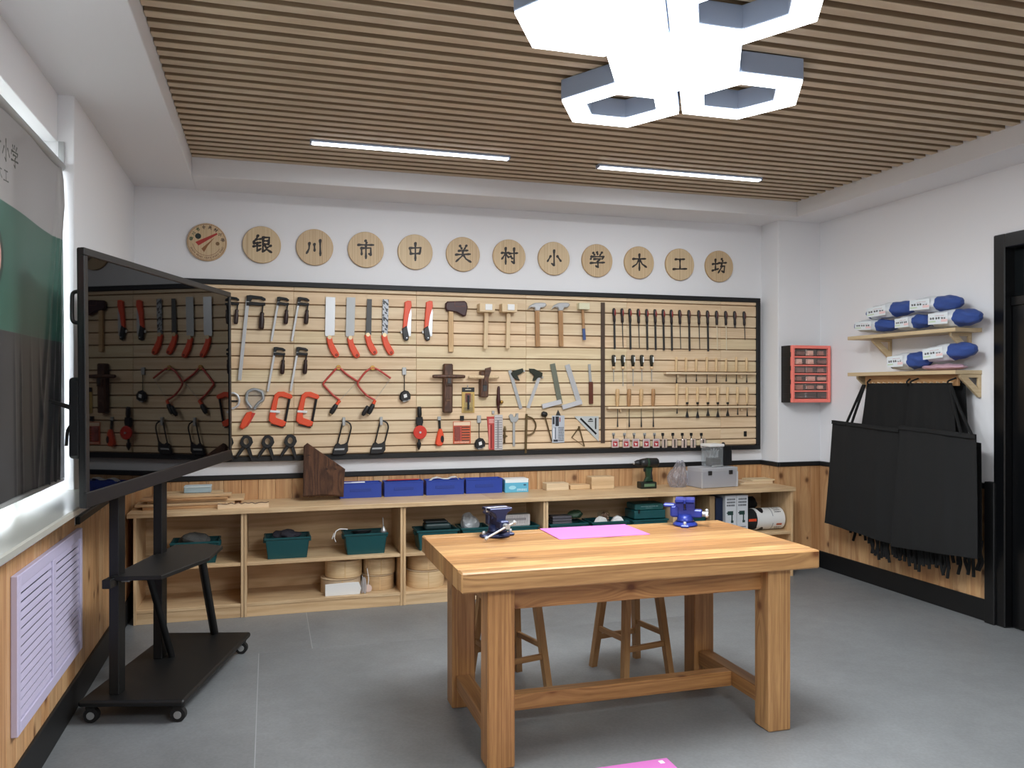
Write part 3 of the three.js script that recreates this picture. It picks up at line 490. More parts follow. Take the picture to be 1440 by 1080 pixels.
// ---------------------------------------------------------------- printed packaging: one atlas of 4 x 4 prints
const CELL = 256;
const lines = (c, x, y, w, n, gap, h, ink, s) => { c.fillStyle = ink; for (let i = 0; i < n; i++) { let q = x; while (q < x + w - 6) { const l = 4 + 14 * hash(Math.round(q), i, s); c.fillRect(q, y + i * gap, Math.min(l, x + w - q), h); q += l + 4; } } };
const PRINT = {
  yellowcard: (c) => { c.fillStyle = '#c9a85e'; c.fillRect(0, 0, 256, 256); c.fillStyle = '#1d1d1d'; c.fillRect(0, 0, 256, 48); c.fillStyle = '#8c4a34'; c.fillRect(70, 60, 110, 90); c.fillStyle = '#f2efe4'; c.beginPath(); c.arc(140, 165, 22, 0, 7); c.fill(); lines(c, 20, 205, 210, 4, 12, 6, '#4a3a20', 1); lines(c, 70, 20, 120, 1, 9, 8, '#e8dfc8', 2); },
  orangecard: (c) => { c.fillStyle = '#c85a36'; c.fillRect(0, 0, 256, 256); c.fillStyle = '#e8cdb0'; c.fillRect(8, 8, 240, 40); for (let i = 0; i < 6; i++) { c.fillStyle = '#5a3426'; c.fillRect(124, 60 + i * 30, 116, 14); } c.fillStyle = '#7a3020'; c.fillRect(16, 60, 84, 160); lines(c, 20, 228, 220, 2, 12, 7, '#f0d8c0', 3); },
  redcard: (c) => { c.fillStyle = '#b8433c'; c.fillRect(0, 0, 256, 256); c.fillStyle = '#d98a80'; c.fillRect(20, 60, 40, 190); c.fillStyle = '#7c2a26'; c.fillRect(90, 60, 60, 190); lines(c, 20, 16, 216, 3, 12, 7, '#f0d0c8', 4); },
  greycard: (c) => { c.fillStyle = '#c2bdbc'; c.fillRect(0, 0, 256, 256); c.fillStyle = '#8b8688'; c.fillRect(80, 40, 60, 200); lines(c, 16, 20, 224, 14, 17, 6, '#6e696c', 5); },
  bladecard: (c) => { c.fillStyle = '#b7bcc4'; c.fillRect(0, 0, 256, 256); c.fillStyle = '#20242c'; c.fillRect(12, 12, 40, 70); c.fillRect(70, 10, 70, 90); c.fillRect(30, 226, 90, 18); c.fillStyle = '#5f6a78'; c.fillRect(56, 110, 22, 110); c.fillStyle = '#e6e9ee'; c.fillRect(30, 120, 20, 100); lines(c, 130, 110, 110, 9, 15, 8, '#2c323c', 6); c.fillStyle = '#a03c3c'; c.fillRect(150, 20, 20, 40); },
  bitcard: (c) => { c.fillStyle = '#dcc8c4'; c.fillRect(0, 0, 256, 256); c.fillStyle = '#c0353c'; c.fillRect(40, 70, 170, 150); c.fillStyle = '#efe6e2'; c.beginPath(); c.moveTo(70, 110); c.lineTo(190, 140); c.lineTo(120, 200); c.fill(); lines(c, 50, 30, 160, 2, 16, 8, '#6c3034', 7); },
  drillbox: (c) => { c.fillStyle = '#c9ccd0'; c.fillRect(0, 0, 256, 256); lines(c, 30, 20, 196, 3, 20, 12, '#3f434a', 8); c.fillStyle = '#1f3a36'; c.fillRect(50, 104, 130, 26); c.fillRect(136, 120, 30, 50); c.fillRect(126, 166, 60, 16); c.fillRect(28, 112, 24, 8); lines(c, 40, 206, 170, 3, 14, 8, '#5a5e66', 9); },
  rolllabel: (c) => { c.fillStyle = '#e2e2e0'; c.fillRect(0, 0, 256, 256); lines(c, 30, 60, 60, 8, 18, 8, '#3a3a3c', 10); c.fillStyle = '#8a8c90'; c.fillRect(110, 30, 6, 200); c.fillStyle = '#1d1b1e'; c.beginPath(); c.ellipse(205, 128, 28, 70, 0, 0, 7); c.fill(); c.fillStyle = '#b5583a'; c.fillRect(30, 210, 50, 16); },
  bagprint: (c) => { c.fillStyle = '#dfe6ea'; c.fillRect(0, 0, 256, 256); c.fillStyle = '#e8c9c8'; c.fillRect(170, 150, 80, 60); c.fillStyle = '#c3d6b8'; c.fillRect(10, 176, 90, 30); c.fillStyle = '#15161a'; for (let i = 0; i < 6; i++) { const x = 22 + i * 36; c.fillRect(x, 104, 27, 8); c.fillRect(x + 10, 94, 8, 52); c.fillRect(x, 128, 27, 8); if (i % 2) c.fillRect(x, 96, 8, 46); else c.fillRect(x + 20, 110, 7, 34); } lines(c, 90, 60, 120, 1, 14, 8, '#b4606a', 11); },
  bluebox: (c) => { c.fillStyle = '#5fb2d2'; c.fillRect(0, 0, 256, 256); c.fillStyle = '#e6eef2'; c.fillRect(0, 0, 256, 60); c.fillStyle = '#9fd8ea'; c.beginPath(); c.arc(80, 160, 40, 0, 7); c.fill(); lines(c, 130, 190, 110, 3, 16, 8, '#dff2f8', 12); c.fillStyle = '#2a5a74'; c.beginPath(); c.arc(216, 110, 16, 0, 7); c.fill(); },
  caselabel: (c) => { c.fillStyle = '#16504f'; c.fillRect(0, 0, 256, 256); lines(c, 40, 90, 180, 1, 10, 22, '#a8bcc0', 13); lines(c, 90, 170, 70, 1, 10, 16, '#93aab0', 14); },
  square: (c) => { c.fillStyle = '#c9cfd2'; c.fillRect(0, 0, 256, 256); },
};
const PK = Object.keys(PRINT);
const printAtlas = canvasTexture(CELL * 4, CELL * 4, (c) => PK.forEach((k, i) => { c.save(); c.translate((i % 4) * CELL, Math.floor(i / 4) * CELL); c.beginPath(); c.rect(0, 0, CELL, CELL); c.clip(); PRINT[k](c); c.restore(); }));
M.print = std({ map: printAtlas, roughness: 0.5 });
function toPrint(g, k, rot = 0) {                                        // squeeze the 0..1 uv of a geometry into one print
  const i = PK.indexOf(k), uv = g.attributes.uv, x = i % 4, y = Math.floor(i / 4);
  for (let j = 0; j < uv.count; j++) { let u = uv.getX(j), v = uv.getY(j); if (rot) [u, v] = [1 - v, u]; uv.setXY(j, (x + 0.01 + u * 0.98) / 4, 1 - (y + 1 - (0.01 + v * 0.98)) / 4); }
  return g;
}
const printed = (k, w, h, pos, ry = 0, rx = 0, rot = 0) => toPrint(new THREE.PlaneGeometry(w, h), k, rot).rotateX(rx).rotateY(ry).translate(...pos);

// ---------------------------------------------------------------- tools hung on the board: outlines given where the photograph shows them on the board's face
const ZT = 0.0505;
function onBoard(name, label, category, px, py, group, out = 0) {
  const o = atZ(px, py, ZT), t = thing(name, label, category, o, 0, group);
  const L = (p) => { const q = atZ(p[0], p[1], ZT); return [q[0] - o[0], q[1] - o[1]]; };
  t.position.z += out;                                                   // hung in front of the black rim
  const L3 = (p, z) => [...L(p), z];
  return {
    t, L, o,
    poly: (n, pts, d, z, mat, opt = {}) => part(n, extrude(pts.map(L), d, opt.bevel ?? 0.0012, (opt.holes || []).map((h) => h.map(L)), opt.smooth).translate(0, 0, z), mat, opt.parent || t),
    bar: (n, a, b, w, d, z, mat, parent) => { const A = L(a), B = L(b), l = Math.hypot(B[0] - A[0], B[1] - A[1]); return part(n, grain(chamfer(l, w, d, Math.min(w, d) * 0.15), 'x').rotateZ(Math.atan2(B[1] - A[1], B[0] - A[0])).translate((A[0] + B[0]) / 2, (A[1] + B[1]) / 2, z + d / 2), mat, parent || t); },
    rod: (n, a, b, r, z, mat, r1 = r, parent) => part(n, rod(L3(a, z), L3(b, z), r, r1, 12), mat, parent || t),
    turn: (n, a, b, prof, z, mat, parent) => part(n, turned(L3(a, z), L3(b, z), prof, 16), mat, parent || t),
    tube: (n, pts, r, z, mat, parent) => part(n, tube(pts.map((p) => L3(p, z)), r, pts.length * 8, 7), mat, parent || t),
    print: (n, k, a, b, z, parent) => { const A = L(a), B = L(b); return part(n, printed(k, Math.abs(B[0] - A[0]), Math.abs(B[1] - A[1]), [(A[0] + B[0]) / 2, (A[1] + B[1]) / 2, z]), M.print, parent || t); },
    pack: (n, a, b, d, z, mat) => { const A = L(a), B = L(b); return part(n, chamfer(Math.abs(B[0] - A[0]), Math.abs(B[1] - A[1]), d, 0.002).translate((A[0] + B[0]) / 2, (A[1] + B[1]) / 2, z + d / 2), mat, t); },
    again: (px2, py2, label2) => { const q = atZ(px2, py2, ZT); q[2] += out; return copy(t, q, 0, label2); },
  };
}
const Q = (x0, y0, k) => (...pts) => pts.map(([x, y]) => [x0 + x / k, y0 + y / k]);
const q1 = Q(320, 390, 6), q2 = Q(440, 400, 6), q3 = Q(600, 400, 6), q4 = Q(320, 500, 6), q5 = Q(540, 500, 6), q6 = Q(680, 490, 7.2), q7 = Q(840, 410, 6), q8 = Q(840, 510, 6);
const pt = (q, x, y) => q([x, y])[0];
// bar clamps
{
  const mk = (label, q, bar, head, neck, grip, bw, gr, anchor) => {
    const b = onBoard('bar_clamp', label, 'clamp', ...pt(q, ...anchor), 'bar clamps with dark handles');
    b.bar('bar', ...q(...bar), bw, 0.008, 0.014, M.steel);
    // fixed jaw above, sliding jaw below, an open throat between them
    const xs = head.map((p) => p[0]), ys = head.map((p) => p[1]), X0 = Math.min(...xs), X1 = Math.max(...xs), Y0 = Math.min(...ys), Y1 = Math.max(...ys), hh = Y1 - Y0, ww = X1 - X0, J = (u, v) => [X0 + ww * u, Y0 + hh * v];
    b.poly('fixed_jaw', q(J(0, 0.04), J(0.2, 0), J(0.8, 0.14), J(1, 0.34), J(1, 0.52), J(0.86, 0.52), J(0.74, 0.4), J(0.3, 0.33), J(0.24, 0.6), J(0, 0.6)), 0.022, 0.006, M.iron, { bevel: 0.003 });
    b.poly('sliding_jaw', q(J(0, 0.68), J(0.3, 0.64), J(0.78, 0.74), J(0.98, 0.72), J(0.98, 1), J(0.7, 1.04), J(0.3, 0.98), J(0, 1.02)), 0.024, 0.005, M.iron, { bevel: 0.003 });
    b.rod('screw', ...q(...neck), 0.005, 0.017, M.iron);
    const [a, c] = q(...grip); b.turn('grip', a, c, [[0, gr * 0.6], [0.08, gr * 0.85], [0.2, gr * 0.7], [0.4, gr], [0.9, gr], [1, gr * 0.7]], 0.0195, M.handleBlack);
    return b;
  };
  M.handleBlack = std({ color: 0x2a1512, roughness: 0.35 });
  mk('largest bar clamp, long grey steel bar hanging beside the screen edge', q1, [[172, 185], [102, 868]], [[160, 158], [190, 152], [290, 165], [322, 190], [318, 214], [305, 222], [300, 240], [162, 240]], [[298, 238], [292, 305]], [[292, 298], [284, 442]], 0.024, 0.0185, [168, 160]);
  const s = mk('small bar clamp in the top row, next right of the largest clamp', q1, [[432, 185], [370, 540]], [[418, 172], [450, 166], [500, 178], [518, 190], [512, 214], [508, 232], [500, 235], [420, 238]], [[506, 232], [500, 282]], [[499, 275], [489, 396]], 0.015, 0.0155, [424, 172]);
  s.again(...pt(q1, 596, 174), 'small bar clamp in the top row, third hanging beside the pull saws');
  s.again(...pt(q1, 394, 594), 'small bar clamp in the second row, left one above the red clamps');
  s.again(...pt(q1, 585, 594), 'small bar clamp in the second row, right one above the red clamps');
  s.again(...pt(q1, 2, 168), 'bar clamp half hidden by the right edge of the dark screen');
}
// pull saws
{
  const mk = (label, blade, steel, dx, dy) => {
    const b = onBoard('pull_saw', label, 'saw', ...pt(q2, 140 + dx, 445 + dy), 'pull saws with orange handles'), s = (...p) => q2(...p.map(([x, y]) => [x + dx, y + dy]));
    b.poly('blade', q2(...blade), 0.0018, 0.012, steel, { bevel: 0.0003 });
    b.poly('handle', s([112, 452], [156, 442], [168, 490], [196, 545], [216, 580], [218, 604], [192, 618], [166, 600], [132, 535]), 0.02, 0.003, M.orange, { bevel: 0.005, smooth: true });
    b.rod('screw', pt(s, 140, 447), pt(s, 140.01, 447), 0.001, 0.02, M.brass);
    part('knob', new THREE.CylinderGeometry(0.0145, 0.0145, 0.026, 20).rotateX(Math.PI / 2).translate(...b.L(pt(s, 140, 447)), 0.013), M.brassPale, b.t);
    part('eyelet', new THREE.TorusGeometry(0.007, 0.0022, 6, 16).translate(...b.L(pt(s, 196, 596)), 0.0235), M.iron, b.t);
    return b;
  };
  M.brassPale = std({ color: 0xcdb894, roughness: 0.35, metalness: 0.6 });
  const etched = std({ color: 0xa8abb0, roughness: 0.4, metalness: 0.5, map: rep(texture(128, 256, (u, v) => { const n = noise(u + v, v, 7, 9, 201) > 0.56 ? 90 : 235; return [n, n, n]; }), 0.06, 0.12) });
  mk('leftmost pull saw, widest bright steel blade and orange handle', [[108, 106], [188, 110], [182, 430], [114, 438], [102, 432]], M.steel, 0, 0);
  mk('pull saw with wide dull grey blade, second of the four', [[284, 110], [357, 112], [348, 432], [290, 440], [276, 434]], M.steelDull, 174, 4);
  mk('pull saw with narrow dark blade, third of the four', [[456, 124], [496, 126], [491, 424], [452, 430], [444, 424]], M.steelDark, 322, -22);
  mk('pull saw with mottled narrow blade, last before the folding saws', [[588, 126], [638, 130], [630, 420], [592, 424], [582, 420]], etched, 462, -20);
}
// folding saws
{
  const b = onBoard('folding_saw', 'closed red and black folding saw, left of the two', 'saw', ...pt(q2, 790, 150), 'folding saws');
  b.poly('handle', q2([772, 150], [800, 138], [826, 142], [830, 185], [806, 262], [790, 366], [756, 372], [764, 250], [770, 195]), 0.02, 0.001, M.orange, { bevel: 0.004 });
  b.poly('grip', q2([752, 372], [788, 350], [806, 436], [802, 470], [780, 478], [762, 462], [750, 402]), 0.024, 0.001, M.blackPlastic, { bevel: 0.004 });
  b.poly('blade', q2([824, 196], [830, 240], [824, 436], [806, 440], [792, 360], [806, 262]), 0.004, 0.008, M.steel, { bevel: 0.0005 });
  b.poly('latch', q2([736, 394], [758, 388], [760, 412], [742, 414]), 0.012, 0.004, M.white);
  part('rivet', new THREE.CylinderGeometry(0.005, 0.005, 0.024, 12).rotateX(Math.PI / 2).translate(...b.L(pt(q2, 788, 452)), 0.014), M.steel, b.t);
  b.again(...pt(q2, 970, 152), 'closed red and black folding saw, right of the two beside the hatchet');
}
// hatchet
{
  const b = onBoard('hatchet', 'hatchet with dark maroon sheathed head and pale wooden handle', 'axe', ...pt(q2, 1160, 180));
  b.bar('handle', pt(q2, 1160, 225), pt(q2, 1160, 572), 0.036, 0.022, 0.006, M.handle);
  b.poly('head_sheath', q2([1114, 160], [1130, 146], [1275, 142], [1292, 160], [1300, 196], [1284, 268], [1262, 272], [1205, 240], [1122, 226], [1110, 200]), 0.034, 0.001, std({ color: 0x3a1a1c, roughness: 0.45 }), { bevel: 0.008 });
  b.tube('stitching', q2([1188, 150], [1192, 185], [1230, 190], [1280, 184]), 0.0016, 0.0355, std({ color: 0x8a5a50, roughness: 0.6 }));
}
// mallets and hammers
{
  const b = onBoard('wooden_mallet', 'pale square wooden mallet, left one beside the hatchet', 'mallet', ...pt(q3, 490, 205), 'pale wooden mallets');
  b.pack('head', pt(q3, 424, 168), pt(q3, 552, 242), 0.085, 0.002, M.mallet = woodMat(T.pale, 0.6, 0.3, 0.5, [0.92, 0.88, 0.8]));
  b.pack('head_end', pt(q3, 470, 174), pt(q3, 528, 226), 0.006, 0.086, M.white);
  b.bar('handle', pt(q3, 492, 240), pt(q3, 484, 546), 0.03, 0.02, 0.03, M.mallet);
  b.again(...pt(q3, 676, 206), 'pale square wooden mallet, right one beside the claw hammers');
  const c = onBoard('claw_hammer', 'steel claw hammer with brown handle, left of the two', 'hammer', ...pt(q3, 925, 190), 'steel claw hammers');
  c.poly('head', q3([845, 212], [862, 182], [900, 160], [945, 156], [990, 158], [1002, 176], [982, 198], [952, 200], [942, 226], [906, 226], [900, 200], [872, 196]), 0.03, 0.006, M.steel, { bevel: 0.006 });
  c.bar('handle', pt(q3, 924, 222), pt(q3, 930, 526), 0.034, 0.022, 0.01, M.handleDark);
  c.again(...pt(q3, 1122, 190), 'steel claw hammer with brown handle, right of the two');
  const w = onBoard('small_mallet', 'small mallet with cream head and blue tipped handle', 'mallet', ...pt(q3, 1310, 190));
  w.pack('head', pt(q3, 1266, 160), pt(q3, 1356, 216), 0.05, 0.002, std({ color: 0xd6d2b4, roughness: 0.5 }));
  w.rod('handle', pt(q3, 1306, 212), pt(q3, 1316, 400), 0.011, 0.026, M.handleDark);
  w.rod('grip', pt(q3, 1314, 375), pt(q3, 1321, 470), 0.0125, 0.026, std({ color: 0x3a5488, roughness: 0.5 }));
}
// files along the top right
{
  const xs = [135, 203, 268, 340, 410, 480, 549, 617, 688, 765, 848, 922, 998, 1075, 1150, 1230], kind = 'frfrffffrfrfwwnr';
  const red = std({ color: 0x8e2420, roughness: 0.4 });
  xs.forEach((x, i) => {
    const k = kind[i], y = 142 + i * 1.8, name = 'file_tool';
    const b = onBoard(name, `${{ f: 'broad dark flat', r: 'thin round', w: 'pale bladed', n: 'short stubby' }[k]} file with red and black handle, ${ORD[i]} from the left`, 'file', ...pt(q7, x, y), 'files in the top right row');
    b.turn('handle', pt(q7, x - 2, y), pt(q7, x + 2, y + 120), [[0, 0.008], [0.1, 0.0125], [0.4, 0.0135], [0.6, 0.010], [0.85, 0.0115], [1, 0.009]], 0.016, M.fileGrip ??= std({ color: 0x1a1012, roughness: 0.4 }));
    b.turn('inlay', pt(q7, x + 3, y + 14), pt(q7, x + 4, y + 62), [[0, 0.007], [0.5, 0.0095], [1, 0.007]], 0.0225, i < 8 ? red : std({ color: 0x5c2a24, roughness: 0.45 }));
    if (k === 'f') b.bar('blade', pt(q7, x + 2, y + 118), pt(q7, x + 6, y + 344), 0.0165, 0.005, 0.013, M.steelDark);
    else if (k === 'n') b.rod('blade', pt(q7, x + 2, y + 118), pt(q7, x + 3, y + 140), 0.006, 0.016, M.steelDark);
    else b.rod('blade', pt(q7, x + 2, y + 118), pt(q7, x + 8, y + (i === 15 ? 240 : 330)), 0.0042, 0.016, k === 'w' ? M.paleSteel ??= std({ color: 0xd8ccb0, roughness: 0.5 }) : M.steelDark, 0.003);
  });
}
// screwdrivers with pale ferrules
{
  [130, 208, 293, 367, 450].forEach((x, i) => {
    const b = onBoard('screwdriver', `black screwdriver with white stripe and pale round ferrule, ${ORD[i]} from the left`, 'screwdriver', ...pt(q7, x, 540), 'black screwdrivers under the files');
    b.turn('handle', pt(q7, x, 536), pt(q7, x, 632), [[0, 0.011], [0.08, 0.016], [0.55, 0.0165], [0.8, 0.0125], [1, 0.0115]], 0.018, M.driver ??= std({ color: 0x221f12, roughness: 0.35 }));
    b.bar('stripe', pt(q7, x + 6, 552), pt(q7, x + 6, 598), 0.009, 0.003, 0.0335, M.white);
    part('ferrule', new THREE.SphereGeometry(0.0128, 14, 10).translate(...b.L(pt(q7, x, 642)), 0.018), M.ferrule ??= std({ color: 0xe6c49a, roughness: 0.4 }), b.t);
    b.rod('shaft', pt(q7, x, 650), pt(q7, x + 1, 758 + (i === 2 || i === 1 ? 40 : 0)), 0.003, 0.018, M.steelDull);
  });
}
// slotted racks with chisels and gouges
{
  const rack = (label, a, b, d, wide) => {
    const t = onBoard('chisel_rack', label, 'rack', ...a), A = t.L(a), B = t.L(b);
    part('ledge', grain(chamfer(B[0] - A[0], 0.016, 0.052, 0.002).translate((A[0] + B[0]) / 2, (A[1] + B[1]) / 2, 0.026), 'x'), M.pale[0], t.t);
    for (const s of [A[0] + 0.12, B[0] - 0.12]) part('bracket', chamfer(0.012, 0.03, 0.03, 0.002).translate(s, -0.022, 0.015), M.pale[4], t.t);
  };
  rack('upper short wooden rack holding carving chisels', pt(q7, 556, 690), [1058.5, 525.5]);
  rack('lower long wooden rack holding gouges and chisels', pt(q7, 70, 977), [1058.5, 572.5]);
  const chisel = (name, label, x, y0, y1, yb, r, handle, group, tip) => {
    const b = onBoard(name, label, 'chisel', ...pt(q7, x, y0), group);
    b.turn('handle', pt(q7, x, y0), pt(q7, x - (y1 - y0) * 0.02, y1), [[0, r * 0.55], [0.05, r * 0.9], [0.35, r], [0.8, r * 0.85], [1, r * 0.62]], 0.026, handle);
    if (tip) b.turn('ferrule', pt(q7, x, y1 - 12), pt(q7, x, y1 + 6), [[0, r * 0.95], [1, r * 0.95]], 0.026, tip);
    const h = tip ? 0.016 : 0.007;
    b.poly('blade', q7([x - 2, y1 + 4], [x + 2, y1 + 4], [x + 2, (y1 + yb) / 2], [x + (tip ? 14 : 6), yb - 6], [x + (tip ? 12 : 5), yb], [x - (tip ? 12 : 5), yb], [x - (tip ? 14 : 6), yb - 6], [x - 2, (y1 + yb) / 2]), 0.004, 0.024, M.steelDark, { bevel: 0.0005 });
    return b;
  };
  const pale = woodMat(T.pale, 0.3, 0.2, 0.45, [0.95, 0.86, 0.7]);
  [655, 737, 823, 912, 991, 1074, 1160, 1246].forEach((x, i) => chisel('carving_chisel', `slim carving chisel with pale handle in upper rack, ${ORD[i]} from the left`, x, 552 + (i % 3) * 6, 676, 776 - (i % 3) * 8, 0.0105, pale, 'carving chisels in the upper rack'));
  [745, 833, 920, 1003, 1086, 1170, 1250].forEach((x, i) => chisel('carving_chisel', `carving chisel${i < 5 ? ' with black ferrule' : ' without ferrule'} in lower rack, ${ORD[i]} from the left of seven`, x, 806, 944, [1062, 1066, 1050, 1060, 1050, 1040, 1052][i], 0.0115, pale, 'carving chisels in the lower rack', i < 5 ? M.black : null));
  chisel('awl', 'pointed awl with waisted pale handle in lower rack left of the black ferrules', 660, 775, 955, 1030, 0.012, pale);
  [160, 258, 360, 461].forEach((x, i) => chisel('gouge', `stout gouge with turned handle in lower rack, ${ORD[i]} from the left`, x, 820, 968, 1142, 0.0165, [M.handle, M.handleDark, M.handle, M.handleDark][i], 'gouges at the left of the lower rack'));
}
// bow saws
{
  const mk = (label, apex, left, right, grip, two) => {
    const b = onBoard('coping_saw', label, 'saw', ...pt(q4, ...apex), 'red framed coping saws');
    b.tube('frame', q4(...left.slice().reverse(), apex, ...right), 0.0075, 0.012, M.redFrame ??= std({ color: 0xb8443a, roughness: 0.4 }));
    b.rod('blade', pt(q4, ...right[right.length - 1]), pt(q4, ...left[left.length - 1]), 0.0012, 0.012, M.steelDull);
    const [a, c] = q4(...grip), e = left[left.length - 1];
    b.rod('clamp_block', pt(q4, ...e), a, 0.0115, 0.016, M.orange);
    b.turn('grip', a, c, [[0, 0.012], [0.15, 0.017], [0.75, 0.018], [0.95, 0.013], [1, 0.009]], 0.019, M.blackPlastic);
    part('end_knob', new THREE.SphereGeometry(0.011, 12, 8).translate(...b.L(c), 0.019), M.brassPale, b.t);
    part('corner_plate', new THREE.CylinderGeometry(0.017, 0.017, 0.012, 16).rotateX(Math.PI / 2).translate(0, 0, 0.012), M.brass, b.t);
    if (two) b.t.position.z += 0.017;
    if (two) b.turn('spare_grip', pt(q4, 1180, 425), pt(q4, 1132, 505), [[0, 0.012], [0.2, 0.016], [0.8, 0.016], [1, 0.009]], 0.035, M.blackPlastic);
  };
  mk('red framed coping saw with one black grip, left of the two', [935, 100], [[880, 150], [808, 235], [825, 265], [880, 325], [946, 378]], [[1000, 155], [1095, 218]], [[918, 412], [868, 492]]);
  mk('red framed coping saw with two grips, overlapping its neighbour from the right', [1220, 104], [[1160, 140], [1096, 228], [1112, 272], [1170, 335], [1240, 376]], [[1280, 128], [1372, 192]], [[1226, 408], [1182, 494]], true);
}
// locking clamp, cast clamps, spring clamps
{
  const b = onBoard('locking_clamp', 'locking clamp with grey jaws in clear film and orange grip', 'clamp', ...pt(q4, 230, 300));
  b.tube('jaws', q4([200, 440], [160, 380], [170, 310], [225, 285], [290, 310], [300, 370], [262, 400], [225, 450]), 0.010, 0.014, M.steelDull);
  b.poly('film', q4([150, 330], [200, 276], [300, 286], [326, 330], [290, 410], [215, 470], [160, 440]), 0.03, 0.001, M.clear, { smooth: true, bevel: 0.004 });
  b.poly('grip', q4([160, 480], [205, 470], [196, 530], [160, 596], [128, 622], [102, 606], [124, 540]), 0.03, 0.004, M.orange, { bevel: 0.006 });
  b.poly('lever', q4([200, 478], [236, 486], [196, 560], [164, 606], [176, 540]), 0.016, 0.012, M.red, { bevel: 0.003 });
  const w = onBoard('clamp', 'pale grey clamp with its left half hidden by the screen edge', 'clamp', ...pt(q4, 60, 330));
  w.tube('frame', q4([10, 322], [50, 316], [84, 336], [100, 375], [88, 420], [48, 446], [14, 444]), 0.008, 0.012, M.alu);
  w.rod('screw', pt(q4, 30, 384), pt(q4, 86, 384), 0.006, 0.012, M.iron);
  const c = onBoard('cast_clamp', 'orange red cast clamp below the bar clamps, left of the two', 'clamp', ...pt(q4, 450, 320), 'orange red cast clamps');
  c.poly('frame', q4([395, 330], [425, 306], [475, 304], [540, 330], [548, 350], [530, 368], [452, 346], [432, 352], [424, 380], [404, 505], [410, 524], [470, 546], [496, 560], [482, 592], [455, 600], [372, 574], [346, 548], [352, 500], [376, 400]), 0.026, 0.002, M.orange, { bevel: 0.005 });
  c.rod('screw', pt(q4, 524, 352), pt(q4, 478, 596), 0.0085, 0.015, M.iron);
  c.poly('wrap_band', q4([360, 458], [444, 466], [440, 484], [358, 478]), 0.031, -0.0004, M.white);
  c.rod('turn_bar', pt(q4, 366, 584), pt(q4, 474, 606), 0.004, 0.015, M.iron);
  c.again(...pt(q4, 678, 322), 'orange red cast clamp below the bar clamps, right of the two');
  const s = onBoard('spring_clamp', 'black spring clamp on the bottom rim, second from the screen edge', 'clamp', ...pt(q4, 155, 715), 'black spring clamps on the bottom rim', 0.012);
  s.poly('body', q4([115, 700], [135, 672], [170, 668], [205, 690], [216, 730], [196, 765], [160, 782], [118, 765], [104, 740]), 0.022, 0.004, M.blackPlastic, { holes: [circle(158, 722, 26, 16, 32).map(([x, y]) => q4([x, y])[0])], bevel: 0.003 });
  s.poly('leg', q4([122, 764], [150, 778], [112, 830], [86, 862], [66, 858], [84, 820]), 0.02, 0.004, M.blackPlastic, { bevel: 0.004 });
  s.poly('leg', q4([160, 782], [190, 766], [206, 820], [216, 866], [198, 880], [184, 850]), 0.02, 0.008, M.blackPlastic, { bevel: 0.004 });
  s.again(...pt(q4, 335, 715), 'black spring clamp on the bottom rim, third from the screen edge');
  s.again(...pt(q4, 525, 708), 'black spring clamp on the bottom rim, beside the dark wood slab');
  s.again(...pt(q4, -8, 720), 'black spring clamp mostly hidden behind the screen corner');
}
// black fret saws
{
  const b = onBoard('fret_saw', 'small black framed saw above the dark slab, left of the two', 'saw', ...pt(q4, 978, 540), 'small black framed saws', 0.012);
  b.tube('frame', q4([925, 742], [948, 650], [972, 560], [1000, 556], [1030, 574], [1040, 610], [1026, 670], [1008, 740]), 0.0055, 0.014, M.iron);
  b.poly('grip', q4([884, 800], [908, 745], [935, 736], [952, 750], [985, 742], [1012, 720], [1014, 800], [992, 830], [950, 836], [880, 836]), 0.024, 0.002, M.blackPlastic, { bevel: 0.005 });
  b.poly('label_plate', q4([900, 782], [985, 778], [980, 794], [898, 796]), 0.002, 0.026, M.steelDull);
  b.pack('hook', pt(q4, 966, 520), pt(q4, 990, 590), 0.02, 0.002, M.steelDull);
  b.again(...pt(q4, 1292, 536), 'small black framed saw above the blue tubs, right of the two');
}
// tape measures
{
  const b = onBoard('tape_measure', 'black tape measure on a strap beside the wooden plane', 'tape measure', ...pt(q5, 168, 110), 'hanging tape measures');
  b.pack('clip', pt(q5, 152, 100), pt(q5, 186, 165), 0.012, 0.002, M.steelDull);
  b.rod('strap', pt(q5, 170, 160), pt(q5, 170, 300), 0.003, 0.012, M.rubber);
  b.poly('case', q5([128, 340], [140, 310], [170, 292], [200, 300], [220, 330], [218, 366], [190, 386], [150, 388], [128, 368]), 0.034, 0.001, M.blackPlastic, { bevel: 0.008 });
  b.poly('label', q5([158, 330], [184, 322], [190, 350], [164, 358]), 0.002, 0.0345, M.white);
  b.poly('foot', q5([150, 384], [205, 362], [212, 374], [160, 394]), 0.03, 0.002, M.steelDull);
  b.again(...pt(q5, 798, 515), 'black tape measure on a strap beside the red printed card');
}
